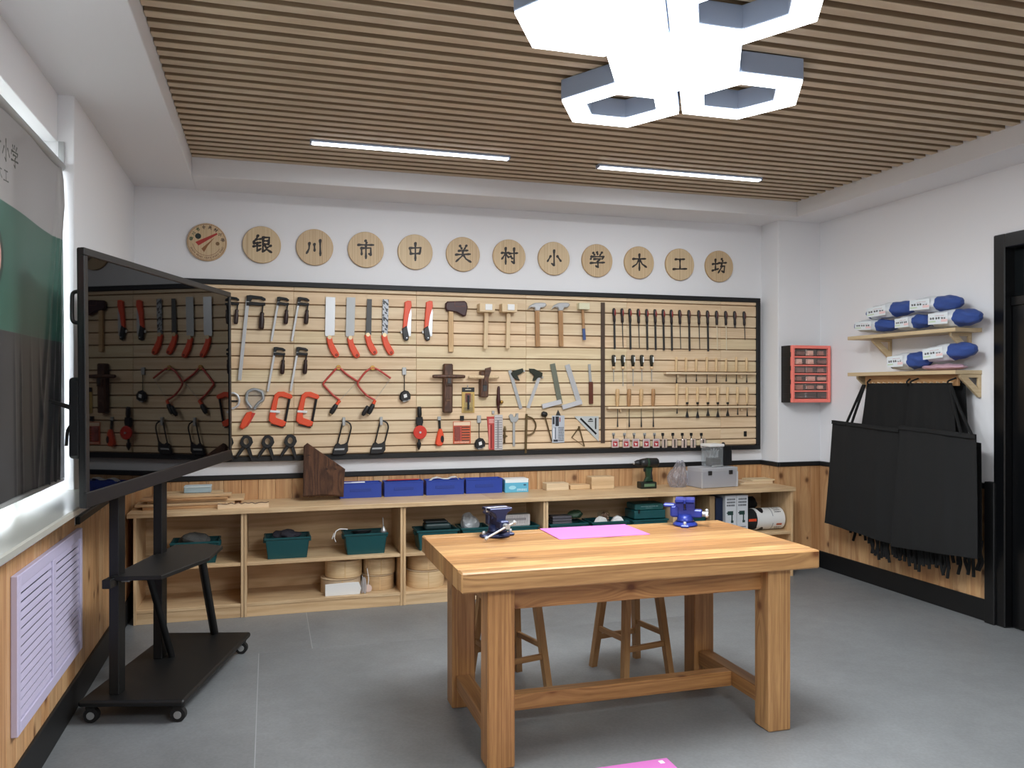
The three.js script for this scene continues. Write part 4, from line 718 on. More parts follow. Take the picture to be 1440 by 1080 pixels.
// wooden planes
{
  const b = onBoard('wooden_plane', 'tall dark wooden hand plane with a cross handle', 'plane', ...pt(q5, 530, 200), 'dark wooden hand planes');
  b.bar('body', pt(q5, 532, 70), pt(q5, 528, 482), 0.070, 0.055, 0.001, M.plane);
  b.turn('cross_handle', pt(q5, 400, 176), pt(q5, 672, 178), [[0, 0.010], [0.05, 0.013], [0.4, 0.016], [0.6, 0.016], [0.95, 0.013], [1, 0.010]], 0.045, M.plane);
  b.poly('wedge', q5([505, 200], [560, 200], [556, 260], [532, 250], [512, 262]), 0.02, 0.05, M.old);
  b.poly('iron', q5([520, 190], [548, 190], [548, 236], [520, 236]), 0.004, 0.07, M.steelDark);
  b.poly('throat', q5([508, 360], [548, 356], [550, 384], [510, 388]), 0.004, 0.054, M.old);
  const c = onBoard('wooden_plane', 'short dark wooden hand plane with slanted wedge, right of the tall one', 'plane', ...pt(q5, 835, 200), 'dark wooden hand planes');
  c.bar('body', pt(q5, 836, 130), pt(q5, 832, 352), 0.066, 0.05, 0.001, M.plane);
  c.turn('cross_handle', pt(q5, 700, 182), pt(q5, 956, 182), [[0, 0.009], [0.05, 0.012], [0.4, 0.015], [0.6, 0.015], [0.95, 0.012], [1, 0.009]], 0.042, M.mallet);
  c.poly('wedge', q5([838, 110], [884, 98], [886, 128], [866, 190], [850, 250], [822, 250]), 0.02, 0.045, M.plane);
  c.poly('iron', q5([818, 246], [858, 246], [852, 300], [824, 300]), 0.004, 0.05, M.steelDark);
}
// carded goods
{
  const b = onBoard('carded_tool', 'small tool in clear pack on black topped yellow card', 'package', ...pt(q5, 708, 270));
  b.pack('card', pt(q5, 655, 268), pt(q5, 762, 482), 0.004, 0.004, std({ color: 0xc9a85e, roughness: 0.6 }));
  b.print('print', 'yellowcard', pt(q5, 656, 269), pt(q5, 761, 481), 0.0083);
  b.pack('blister', pt(q5, 676, 325), pt(q5, 742, 465), 0.022, 0.0085, M.clear);
  b.rod('tool', pt(q5, 708, 335), pt(q5, 708, 455), 0.008, 0.018, M.iron);
  b.rod('peg', pt(q5, 704, 250), pt(q5, 704, 274), 0.004, 0.008, M.steelDull);
  const c = onBoard('carded_tool', 'orange printed card of small carving blades above the blue tubs', 'package', ...pt(q5, 655, 550));
  c.pack('card', pt(q5, 582, 556), pt(q5, 730, 742), 0.005, 0.002, std({ color: 0xc85a36, roughness: 0.6 }));
  c.print('print', 'orangecard', pt(q5, 583, 557), pt(q5, 729, 741), 0.0074);
  c.pack('blister', pt(q5, 592, 590), pt(q5, 652, 715), 0.014, 0.0076, M.clearRed);
  c.pack('clip', pt(q5, 640, 508), pt(q5, 672, 548), 0.014, 0.002, M.iron);
  const d = onBoard('carded_tool', 'narrow red printed card beside the grey one', 'package', ...pt(q5, 900, 520));
  d.poly('card', q5([866, 515], [932, 515], [940, 794], [888, 794]), 0.005, 0.002, std({ color: 0xb8433c, roughness: 0.6 }));
  d.print('print', 'redcard', pt(q5, 880, 522), pt(q5, 930, 786), 0.0074);
  const e = onBoard('carded_tool', 'narrow pale grey printed card overlapping the red one', 'package', ...pt(q5, 955, 500));
  e.pack('card', pt(q5, 928, 500), pt(q5, 998, 796), 0.005, 0.009, std({ color: 0xc2bdbc, roughness: 0.6 }));
  e.print('print', 'greycard', pt(q5, 929, 501), pt(q5, 997, 795), 0.0144);
  e.pack('peg', pt(q5, 908, 465), pt(q5, 930, 492), 0.01, 0.002, M.steelDull);
  const f = onBoard('carded_tool', 'blue grey printed card with black marks beside the set square', 'package', ...pt(q6, 750, 690));
  f.pack('card', pt(q6, 690, 680), pt(q6, 816, 952), 0.006, 0.002, std({ color: 0xb7bcc4, roughness: 0.5 }));
  f.print('print', 'bladecard', pt(q6, 691, 681), pt(q6, 815, 951), 0.0084);
  f.poly('hanger', q6([728, 680], [752, 620], [780, 680]), 0.006, 0.002, M.steelDark);
}
// brace, squares, gauges
{
  const b = onBoard('carving_knife', 'small dark red handled tool with brass knob below the short plane', 'tool', ...pt(q5, 962, 270));
  b.turn('handle', pt(q5, 963, 258), pt(q5, 958, 420), [[0, 0.006], [0.1, 0.011], [0.45, 0.012], [0.7, 0.016], [1, 0.013]], 0.018, M.maroon ??= std({ color: 0x3c1614, roughness: 0.35 }));
  b.turn('shaft', pt(q5, 958, 415), pt(q5, 966, 490), [[0, 0.011], [1, 0.006]], 0.018, M.maroon);
  part('knob', new THREE.SphereGeometry(0.014, 14, 10).translate(...b.L(pt(q5, 986, 392)), 0.022), M.brass, b.t);
  const sq = (label, rule, head, tint) => { const s = onBoard('combination_square', label, 'square', ...pt(q5, ...rule[0]), 'combination squares'); s.bar('rule', ...q5(...rule), 0.026, 0.003, 0.008, tint); s.poly('head', q5(...head), 0.02, 0.002, std({ color: 0x1d2416, roughness: 0.4 }), { bevel: 0.003 }); part('lock_knob', new THREE.CylinderGeometry(0.007, 0.007, 0.03, 12).rotateX(Math.PI / 2).translate(...s.L(q5(head[3])[0]), 0.015), M.steelDull, s.t); };
  sq('combination square with dark head leaning right, left of the pair', [[1058, 125], [1152, 448]], [[1066, 150], [1090, 128], [1165, 108], [1174, 132], [1150, 156], [1118, 166], [1142, 212], [1112, 204], [1084, 184]], M.steelDull);
  sq('combination square with dark head leaning left, right of the pair', [[1322, 140], [1212, 442]], [[1220, 110], [1260, 112], [1332, 146], [1328, 184], [1296, 186], [1264, 214], [1250, 210], [1262, 170], [1226, 140]], M.steel);
  const ts = (label, blade, stock, m) => { const s = onBoard('try_square', label, 'square', ...pt(q6, ...blade[0]), 'steel try squares'); s.bar('blade', ...q6(...blade), 0.042, 0.003, 0.008, m); s.bar('stock', ...q6(...stock), 0.036, 0.018, 0.006, M.alu); };
  ts('try square with dull olive grey blade, left of the pair', [[694, 155], [772, 560]], [[586, 588], [780, 538]], std({ color: 0x74786a, roughness: 0.5, metalness: 0.5 }));
  ts('try square with bright steel blade, right of the pair', [[842, 165], [966, 555]], [[788, 598], [988, 540]], M.steel);
  const m = onBoard('marking_knife', 'straight marking knife with brown wooden handle beside the divider', 'knife', ...pt(q6, 1068, 170));
  m.bar('blade', pt(q6, 1066, 160), pt(q6, 1078, 345), 0.022, 0.004, 0.008, M.steelDull);
  m.bar('handle', pt(q6, 1080, 338), pt(q6, 1082, 560), 0.033, 0.02, 0.002, std({ color: 0x5c2c1c, roughness: 0.4 }));
  const h = onBoard('hand_drill', 'hand drill with black grip and round red gear wheel', 'drill', ...pt(q5, 292, 440));
  h.turn('handle', pt(q5, 291, 430), pt(q5, 294, 520), [[0, 0.012], [0.15, 0.0165], [0.7, 0.0175], [1, 0.013]], 0.03, M.blackPlastic);
  h.poly('frame', q5([266, 520], [318, 516], [324, 560], [312, 600], [278, 602], [264, 575]), 0.03, 0.012, M.iron, { bevel: 0.004 });
  part('gear_wheel', [new THREE.CylinderGeometry(0.047, 0.047, 0.012, 32).rotateX(Math.PI / 2).translate(...h.L(pt(q5, 294, 645)), 0.05), new THREE.TorusGeometry(0.045, 0.006, 8, 36).translate(...h.L(pt(q5, 294, 645)), 0.05)], M.orangeRed ??= std({ color: 0xcc3424, roughness: 0.35 }), h.t);
  part('hub', new THREE.CylinderGeometry(0.008, 0.008, 0.024, 12).rotateX(Math.PI / 2).translate(...h.L(pt(q5, 294, 645)), 0.052), M.steel, h.t);
  h.turn('chuck', pt(q5, 290, 690), pt(q5, 288, 792), [[0, 0.008], [0.35, 0.009], [0.45, 0.017], [0.75, 0.014], [1, 0.004]], 0.03, M.iron);
  const r = onBoard('chalk_reel', 'orange chalk line reel with a dark oval opening', 'reel', ...pt(q5, 465, 520));
  r.pack('hook', pt(q5, 450, 514), pt(q5, 478, 546), 0.012, 0.002, M.steelDull);
  r.rod('strap', pt(q5, 465, 544), pt(q5, 468, 622), 0.009, 0.014, M.blackPlastic);
  r.poly('case', q5([448, 650], [460, 616], [482, 618], [496, 660], [500, 720], [484, 756], [448, 762], [428, 742], [436, 700]), 0.034, 0.001, M.orange, { bevel: 0.007 });
  r.poly('crank_well', circle(484, 702, 14, 16, 30).map((p) => q5(p)[0]), 0.003, 0.034, M.black);
  const w = onBoard('adjustable_wrench', 'grey adjustable wrench hanging beside the curved square', 'wrench', ...pt(q5, 1090, 520));
  w.poly('head', q5([1048, 510], [1064, 492], [1082, 496], [1088, 520], [1104, 514], [1110, 488], [1128, 486], [1130, 536], [1112, 560], [1070, 562]), 0.014, 0.004, M.steelDull, { bevel: 0.002 });
  w.bar('shank', pt(q5, 1092, 552), pt(q5, 1092, 764), 0.019, 0.008, 0.007, M.steelDull);
  const p = onBoard('bevel_protractor', 'dark brass bar with a curved arc reaching past the lower rim', 'gauge', ...pt(q5, 1195, 500), undefined, 0.004);
  p.bar('bar', pt(q5, 1196, 492), pt(q5, 1188, 822), 0.017, 0.008, 0.014, M.bronze ??= std({ color: 0x6c5a3c, roughness: 0.4, metalness: 0.7 }));
  p.tube('arc', q5([1204, 512], [1244, 528], [1270, 566], [1274, 600], [1256, 646], [1224, 666], [1196, 668]), 0.006, 0.016, M.bronze);
  const k = onBoard('marking_gauge', 'black knobbed marking gauge on a slanting thin rod', 'gauge', ...pt(q5, 1346, 496));
  k.turn('knob', pt(q5, 1322, 490), pt(q5, 1368, 500), [[0, 0.012], [0.2, 0.021], [0.8, 0.021], [1, 0.012]], 0.022, M.black);
  k.rod('rod', pt(q5, 1352, 515), pt(q5, 1408, 722), 0.0055, 0.02, M.bronze);
  const j = onBoard('small_fitting', 'small bronze jointed fitting between the grey card and the wrench', 'tool', ...pt(q5, 1014, 620));
  j.turn('stem', pt(q5, 1016, 596), pt(q5, 1012, 738), [[0, 0.006], [0.2, 0.011], [0.35, 0.005], [0.6, 0.012], [0.75, 0.005], [1, 0.008]], 0.014, M.bronze);
  j.rod('cross_pin', pt(q5, 1000, 672), pt(q5, 1036, 680), 0.004, 0.014, M.bronze);
  const v = onBoard('divider_compass', 'pair of thin brass dividers with spread legs', 'divider', ...pt(q6, 960, 800));
  v.bar('leg', pt(q6, 958, 806), pt(q6, 888, 902), 0.008, 0.006, 0.006, M.bronze); v.bar('leg', pt(q6, 964, 806), pt(q6, 1014, 990), 0.009, 0.006, 0.012, M.bronze); v.bar('arc', pt(q6, 892, 902), pt(q6, 1008, 986), 0.004, 0.003, 0.006, M.bronze);
  v.rod('pivot', pt(q6, 962, 786), pt(q6, 962, 822), 0.009, 0.012, M.bronze);
  const tri = onBoard('set_square', 'pale metal triangular set square with black slots', 'square', ...pt(q6, 1070, 700));
  tri.poly('plate', q6([914, 686], [1162, 686], [1162, 944]), 0.006, 0.004, std({ color: 0xc6cccc, roughness: 0.4, metalness: 0.3 }));
  tri.bar('slot', pt(q6, 976, 708), pt(q6, 1136, 866), 0.015, 0.003, 0.009, M.black); tri.bar('slot', pt(q6, 1130, 704), pt(q6, 1130, 816), 0.012, 0.003, 0.009, M.steelDark);
  tri.poly('mark', q6([1054, 724], [1080, 704], [1106, 724]), 0.002, 0.01, M.black); tri.poly('mark', q6([1052, 732], [1104, 732], [1104, 742], [1052, 742]), 0.002, 0.01, M.steelDark);
}
// small drill bit packs along the bottom rim
{
  [145, 237, 318, 407, 490, 560, 645, 725, 800, 885].forEach((x, i) => {
    const b = onBoard('bit_pack', i < 5 ? `rounded clear bit pack with red card, ${ORD[i]} from the left on the bottom rim` : `narrow pale bit pack, ${ORD[i]} from the left on the bottom rim`, 'package', ...pt(q8, x, 610), 'small bit packs on the bottom rim');
    const w = i < 5 ? 36 : 27;
    b.poly('shell', q8([x - w, 650], [x - w * 0.5, 634], [x + w * 0.5, 634], [x + w, 650], [x + w, 705], [x + w * 0.6, 722], [x - w * 0.6, 722], [x - w, 705]), 0.014, 0.0125, M.clear, { bevel: 0.003 });
    b.pack('card', pt(q8, x - w * 0.8, 642), pt(q8, x + w * 0.8, 716), 0.002, 0.0135, std({ color: i < 5 ? 0xdcc8c4 : 0xd9bfae, roughness: 0.6 }));
    if (i < 5) b.print('print', 'bitcard', pt(q8, x - w * 0.78, 644), pt(q8, x + w * 0.78, 714), 0.0158); else b.bar('bit', pt(q8, x, 648), pt(q8, x, 712), 0.009, 0.004, 0.016, M.steelDark);
    b.rod('peg', pt(q8, x - 12, 606), pt(q8, x - 12, 648), 0.004, 0.008, M.steelDark);
    b.pack('hook', pt(q8, x - 22, 592), pt(q8, x, 616), 0.008, 0.002, i < 5 ? M.steelDull : M.iron);
  });
  const b = onBoard('wall_hook', 'small empty black double hook near the lower right corner', 'hook', ...pt(q8, 1245, 600));
  b.pack('plate', pt(q8, 1234, 578), pt(q8, 1258, 622), 0.006, 0.001, M.black); b.rod('prong', pt(q8, 1246, 590), pt(q8, 1246, 608), 0.005, 0.012, M.iron);
}

// ---------------------------------------------------------------- things on the worktop
{
  // spare sticks stacked at the left end
  const layer = [[0.10, 0.70, 0.02, 0.36, 0.018, 'bottom layer'], [0.05, 0.66, 0.06, 0.34, 0.016, 'second layer up'], [0.12, 0.72, 0.05, 0.30, 0.018, 'middle layer, reaching right'], [0.08, 0.62, 0.08, 0.33, 0.014, 'fourth layer up'], [0.14, 0.58, 0.06, 0.18, 0.018, 'topmost at the back'], [0.16, 0.64, 0.21, 0.30, 0.018, 'topmost at the front']];
  let y = CT;
  layer.forEach(([x0, x1, z0, z1, h, say], i) => {
    solo('wood_strip', grain(chamfer(x1 - x0, h - 0.001, z1 - z0, 0.0015), 'x', rr(0, 2), rr(0, 1)), i % 3 ? M.shelf[i % 3] : M.pine[1], `thin board stacked at the worktop's left end, ${say}`, 'wood strip', [(x0 + x1) / 2, y + h / 2, (z0 + z1) / 2], 'thin boards stacked on the worktop');
    if (i !== 4) y += h;
  });
  const cs = (() => { const pts = []; for (let i = 0; i <= 30; i++) pts.push([-0.16 + 0.32 * i / 30, 0.034 + 0.004 * Math.sin(i * 1.7) + (i % 9 === 4 ? -0.005 : 0)]); return [[0.16, 0], ...[[-0.16, 0]], ...pts]; })();
  const t = thing('carved_strip', 'pale wood strip with a dark wavy carved upper edge at the worktop front', 'wood strip', [0.72, CT, 0.40]);
  part('strip', grain(extrude(cs, 0.03, 0.001), 'x'), M.pale[3], t);
  part('carved_edge', tube(cs.slice(2).filter((_, i) => i % 2 === 0).map(([x, yy]) => [x, yy, 0.0305]), 0.0022, 80, 5), M.maroon, t);
  const pb = thing('small_box', 'small pale blue box lying on the stack of wood strips', 'box', [0.42, y, 0.16]);
  part('carton', chamfer(0.17, 0.035, 0.1, 0.003).translate(0, 0.0175, 0), std({ color: 0x9fb4bc, roughness: 0.5 }), pb); part('lid', chamfer(0.174, 0.012, 0.104, 0.003).translate(0, 0.04, 0), std({ color: 0xc2d0d4, roughness: 0.5 }), pb);
}
{
  // rough dark slab leaning against the wall
  const o = atZ(452, 695, 0.09), P = (x, y) => { const p = atZ(x, y, 0.09); return [p[0] - o[0], Math.max(0, p[1] - CT)]; };
  const g = extrude([P(425, 699), P(426, 660), P(427, 628), P(432, 624), P(446, 634), P(484, 661), P(482, 680), P(481, 699), P(455, 697)], 0.045, 0.006);
  const t = thing('wood_slab', 'rough dark brown wood slab with a pointed top leaning on the wall', 'wood', [o[0], CT, 0.19]);
  const m = part('slab', grain(g, 'y', 0.1, 0.2), woodMat(T.old, 0.4, 0.4, 0.75, [1.05, 0.92, 0.84], { bumpMap: rep(T.fine, 0.12, 0.05), bumpScale: 0.003 }), t); m.rotation.x = -0.27; m.position.y = 0.012;
}
{
  const xs = [[477, 537, 699], [540, 596, 696], [599, 653, 694], [655, 707, 691]], what = ['white slips of paper', 'red strips', 'a white curled sheet', 'nothing above its rim'];
  const z1 = 0.145, z0 = 0.03;
  xs.forEach(([a, b], i) => {
    const A = atZ(a, 690, z1)[0], B = atZ(b, 690, z1)[0], w = B - A, h = 0.105, d = z1 - z0, t = thing('storage_tub', `blue plastic tub on the worktop showing ${what[i]}, ${ORD[i]} of four`, 'tub', [(A + B) / 2, CT, (z0 + z1) / 2], 0, 'blue tubs on the worktop');
    const k = 0.006, wall = (g) => g;
    part('shell', [wall(chamfer(w - 0.006, h, 0.003, 0.001).translate(0, h / 2, d / 2 - 0.003)), chamfer(w - 0.006, h, 0.003, 0.001).translate(0, h / 2, -d / 2 + 0.003), chamfer(0.003, h, d - 0.006, 0.001).translate(w / 2 - 0.005, h / 2, 0), chamfer(0.003, h, d - 0.006, 0.001).translate(-w / 2 + 0.005, h / 2, 0), chamfer(w - 0.008, 0.003, d - 0.008, 0.001).translate(0, 0.002, 0)], M.blueBox, t);
    part('rim', [chamfer(w, 0.009, k, 0.002).translate(0, h, d / 2 - 0.002), chamfer(w, 0.009, k, 0.002).translate(0, h, -d / 2 + 0.002), chamfer(k, 0.009, d, 0.002).translate(w / 2 - 0.003, h, 0), chamfer(k, 0.009, d, 0.002).translate(-w / 2 + 0.003, h, 0)], M.blueBox, t);
    part('label_rail', chamfer(w * 0.5, 0.022, 0.003, 0.001).translate(0, h * 0.55, d / 2 - 0.0005), M.blueBoxIn, t);
    const X = (A + B) / 2, Z = (z0 + z1) / 2;
    if (i === 0) solo('paper_slip', [chamfer(0.12, 0.002, 0.05, 0.0005).rotateX(0.5).translate(-0.05, 0, 0), chamfer(0.1, 0.002, 0.04, 0.0005).rotateX(0.7).rotateY(0.2).translate(-0.01, 0.004, 0.01)], M.white, 'white paper slips standing in the first blue tub', 'paper', [X, CT + h - 0.012, Z]);
    if (i === 1) solo('red_strips', [0, 1, 2].map((k2) => chamfer(w * 0.8, 0.006, 0.02, 0.001).rotateY(0.05 * (k2 - 1)).translate(0, k2 * 0.003, -0.02 + 0.02 * k2)), M.red, 'flat red strips lying across the second blue tub', 'strip', [X, CT + h + 0.007, Z - 0.005]);
    if (i === 2) { const pts = [[-0.11, 0], [-0.085, 0.018], [-0.05, 0.026], [-0.01, 0.014], [0.03, 0.012], [0.06, 0.024], [0.09, 0.026], [0.11, 0.006]]; solo('curled_sheet', extrude([...pts, ...pts.map(([x, y]) => [x, y - 0.004]).reverse()], 0.05, 0.0005, [], false), M.white, 'white curled foam sheet rising from the third blue tub', 'sheet', [X, CT + h - 0.002, Z - 0.02]); }
  });
  const A = atZ(709, 690, 0.145)[0], t = thing('carton', 'light blue carton with a white top beside the last blue tub', 'box', [A + 0.095, CT, 0.1]);
  part('carton_body', chamfer(0.185, 0.095, 0.12, 0.002).translate(0, 0.0475, 0), std({ color: 0x5fb2d2, roughness: 0.45 }), t); part('carton_top', chamfer(0.187, 0.008, 0.122, 0.002).translate(0, 0.098, 0), M.white, t);
  part('printed_face', printed('bluebox', 0.18, 0.092, [0, 0.049, 0.0607]), M.print, t);
}
{
  const blk = (label, px0, px1, h, z, m, ax = 'x') => { const a = atZ(px0, 684, z)[0], b = atZ(px1, 684, z)[0]; solo('wood_block', grain(chamfer(b - a, h, 0.11, 0.003), ax, rr(0, 1), rr(0, 1)), m, label, 'wood block', [(a + b) / 2, CT + h / 2, z - 0.056]); };
  blk('pale square wood block lying flat, left of the drill blocks', 769, 800, 0.055, 0.14, M.pale[0]);
  blk('low light wood offcut lying between two taller blocks', 802, 830, 0.035, 0.13, M.shelf[2]);
  blk('tall end grain wood block just left of the drill', 832, 864, 0.095, 0.15, M.shelf[0], 'z');
  const b = thing('thin_boards', 'thin pale boards stacked flat at the right end of the worktop', 'boards', [4.72, CT, 0.13]);
  [0, 1, 2].forEach((i) => part('board', grain(chamfer(0.30 - i * 0.03, 0.012, 0.16, 0.0015).translate(i * 0.015 + (i === 2 ? 0.05 : 0), 0.006 + i * 0.012, 0), 'x', i, 0.4), M.pale[i], b));
}
{
  // cordless drill standing on its battery
  const t = thing('cordless_drill', 'dark green and black cordless drill standing on its battery', 'drill', [atZ(912, 680, 0.2)[0], CT, 0.2]), green = std({ color: 0x1c3a26, roughness: 0.4 });
  part('battery', rbox(0.135, 0.052, 0.085, 0.008).translate(-0.015, 0.026, 0), std({ color: 0x0f1a13, roughness: 0.4 }), t);
  part('battery_label', chamfer(0.09, 0.022, 0.002, 0.0005).translate(-0.012, 0.028, 0.043), std({ color: 0x5c7a5c, roughness: 0.5 }), t);
  part('handle', extrude([[-0.042, 0.05], [0.034, 0.05], [0.03, 0.085], [0.026, 0.12], [0.03, 0.165], [-0.03, 0.165], [-0.028, 0.13], [-0.022, 0.09]], 0.042, 0.010, [], false).translate(0, 0, -0.021), green, t);
  part('grip_pad', extrude([[0.0, 0.07], [0.027, 0.07], [0.023, 0.12], [0.027, 0.15], [0.008, 0.15]], 0.05, 0.008).translate(0, 0, -0.025), M.rubber, t);
  part('motor_body', turned([0.08, 0.2, 0], [-0.075, 0.2, 0], [[0, 0.028], [0.06, 0.036], [0.55, 0.038], [0.8, 0.034], [1, 0.028]], 22), M.blackPlastic, t);
  part('body_band', turned([0.0, 0.2, 0], [-0.02, 0.2, 0], [[0, 0.0385], [1, 0.0385]], 22), green, t);
  part('trigger', rbox(0.014, 0.03, 0.02, 0.004).translate(-0.034, 0.145, 0), M.black, t);
  part('chuck', turned([-0.072, 0.2, 0], [-0.125, 0.2, 0], [[0, 0.024], [0.3, 0.026], [0.6, 0.022], [1, 0.011]], 20), M.iron, t);
  part('bit', [rod([-0.12, 0.2, 0], [-0.165, 0.2, 0], 0.003), new THREE.SphereGeometry(0.012, 12, 8).translate(-0.122, 0.2, 0)], M.steel, t);
}
{
  const cx = 4.285, cz = 0.25, w = 0.34, d = 0.2, h = 0.155, t = thing('metal_case', 'silver aluminium tool case with two latches on the worktop', 'case', [cx, CT, cz], 0.12);
  part('shell', rbox(w, h, d, 0.006).translate(0, h / 2 + 0.002, 0), std({ color: 0xb8bac2, roughness: 0.42, metalness: 0.35 }), t);
  part('lid', rbox(w + 0.003, 0.034, d + 0.003, 0.006).translate(0, h - 0.012, 0), std({ color: 0xc2c4ca, roughness: 0.4, metalness: 0.35 }), t);
  for (const sx of [-1, 1]) for (const sz of [-1, 1]) part('corner_trim', bx(sx * w / 2 - 0.008, sx * w / 2 + 0.003, 0.003, h - 0.03, sz * d / 2 - 0.008, sz * d / 2 + 0.003, 0.002).translate(sx < 0 ? 0.001 : 0.002, 0, 0), M.alu, t);
  for (const x of [-0.1, 0.1]) part('latch', bx(x - 0.018, x + 0.018, h - 0.05, h - 0.018, d / 2, d / 2 + 0.008), M.steelDark, t);
  part('carry_handle', tube([[-0.05, h + 0.006, 0.055], [-0.045, h + 0.016, 0.07], [0.045, h + 0.016, 0.07], [0.05, h + 0.006, 0.055]], 0.006, 30, 8), M.steelDull, t);
  const q = thing('clear_jar', 'square clear plastic jar with white lid standing on the metal case', 'jar', [4.305, CT + h + 0.0085, 0.215], 0.1);
  part('jar_wall', rbox(0.135, 0.16, 0.12, 0.012).translate(0, 0.08, 0), phy({ color: 0xeef2f4, roughness: 0.12, transmission: 0.85, thickness: 0, ior: 1.3 }), q);
  part('lid', rbox(0.145, 0.022, 0.13, 0.006).translate(0, 0.166, 0), M.white, q);
  part('contents', rbox(0.09, 0.06, 0.09, 0.01).translate(0.01, 0.035, 0), std({ color: 0x3a3430, roughness: 0.8 }), q);
  part('bits', Array.from({ length: 14 }, (_, i) => rod([rr(-0.045, 0.045), 0.06, rr(-0.04, 0.04)], [rr(-0.045, 0.045), rr(0.11, 0.145), rr(-0.04, 0.04)], 0.004, 0.003, 6)), M.steelDull, q);
  const k = thing('drill_bit_block', 'black ribbed holder block standing right of the clear jar', 'holder', [4.428, CT + h + 0.0085, 0.2], 0.1);
  part('block', rbox(0.075, 0.16, 0.08, 0.006).translate(0, 0.08, 0), M.black, k); part('rib', Array.from({ length: 7 }, (_, i) => bx(-0.036 + i * 0.011, -0.031 + i * 0.011, 0.01, 0.12, 0.04, 0.045, 0.001)), M.blackPlastic, k);
  part('knob', turned([-0.015, 0.16, 0], [-0.015, 0.185, 0], [[0, 0.012], [0.6, 0.014], [1, 0.008]]), M.black, k);
  // crumpled clear bag
  const g = new THREE.IcosahedronGeometry(1, 5), p = g.attributes.position;
  for (let i = 0; i < p.count; i++) { const x = p.getX(i), y = p.getY(i), z = p.getZ(i), s = 1 + 0.28 * (noise((x + 1) / 2, (y + z + 2) / 4, 9, 9, 301) - 0.5) + 0.2 * Math.abs(Math.sin(7 * x + 5 * y)) * 0.5; p.setXYZ(i, x * 0.075 * s * (y > 0 ? 1 - 0.5 * y : 1) + (y > 0 ? 0.03 * y : 0), Math.max(-0.085, y * 0.12 * s) + 0.085, z * 0.06 * s); }
  g.computeVertexNormals();
  solo('plastic_bag', g, phy({ color: 0xdfe0e8, roughness: 0.28, transmission: 0.85, thickness: 0, ior: 1.4 }), 'crumpled clear plastic bag left of the metal case', 'bag', [4.0, CT + 0.001, 0.2]);
}
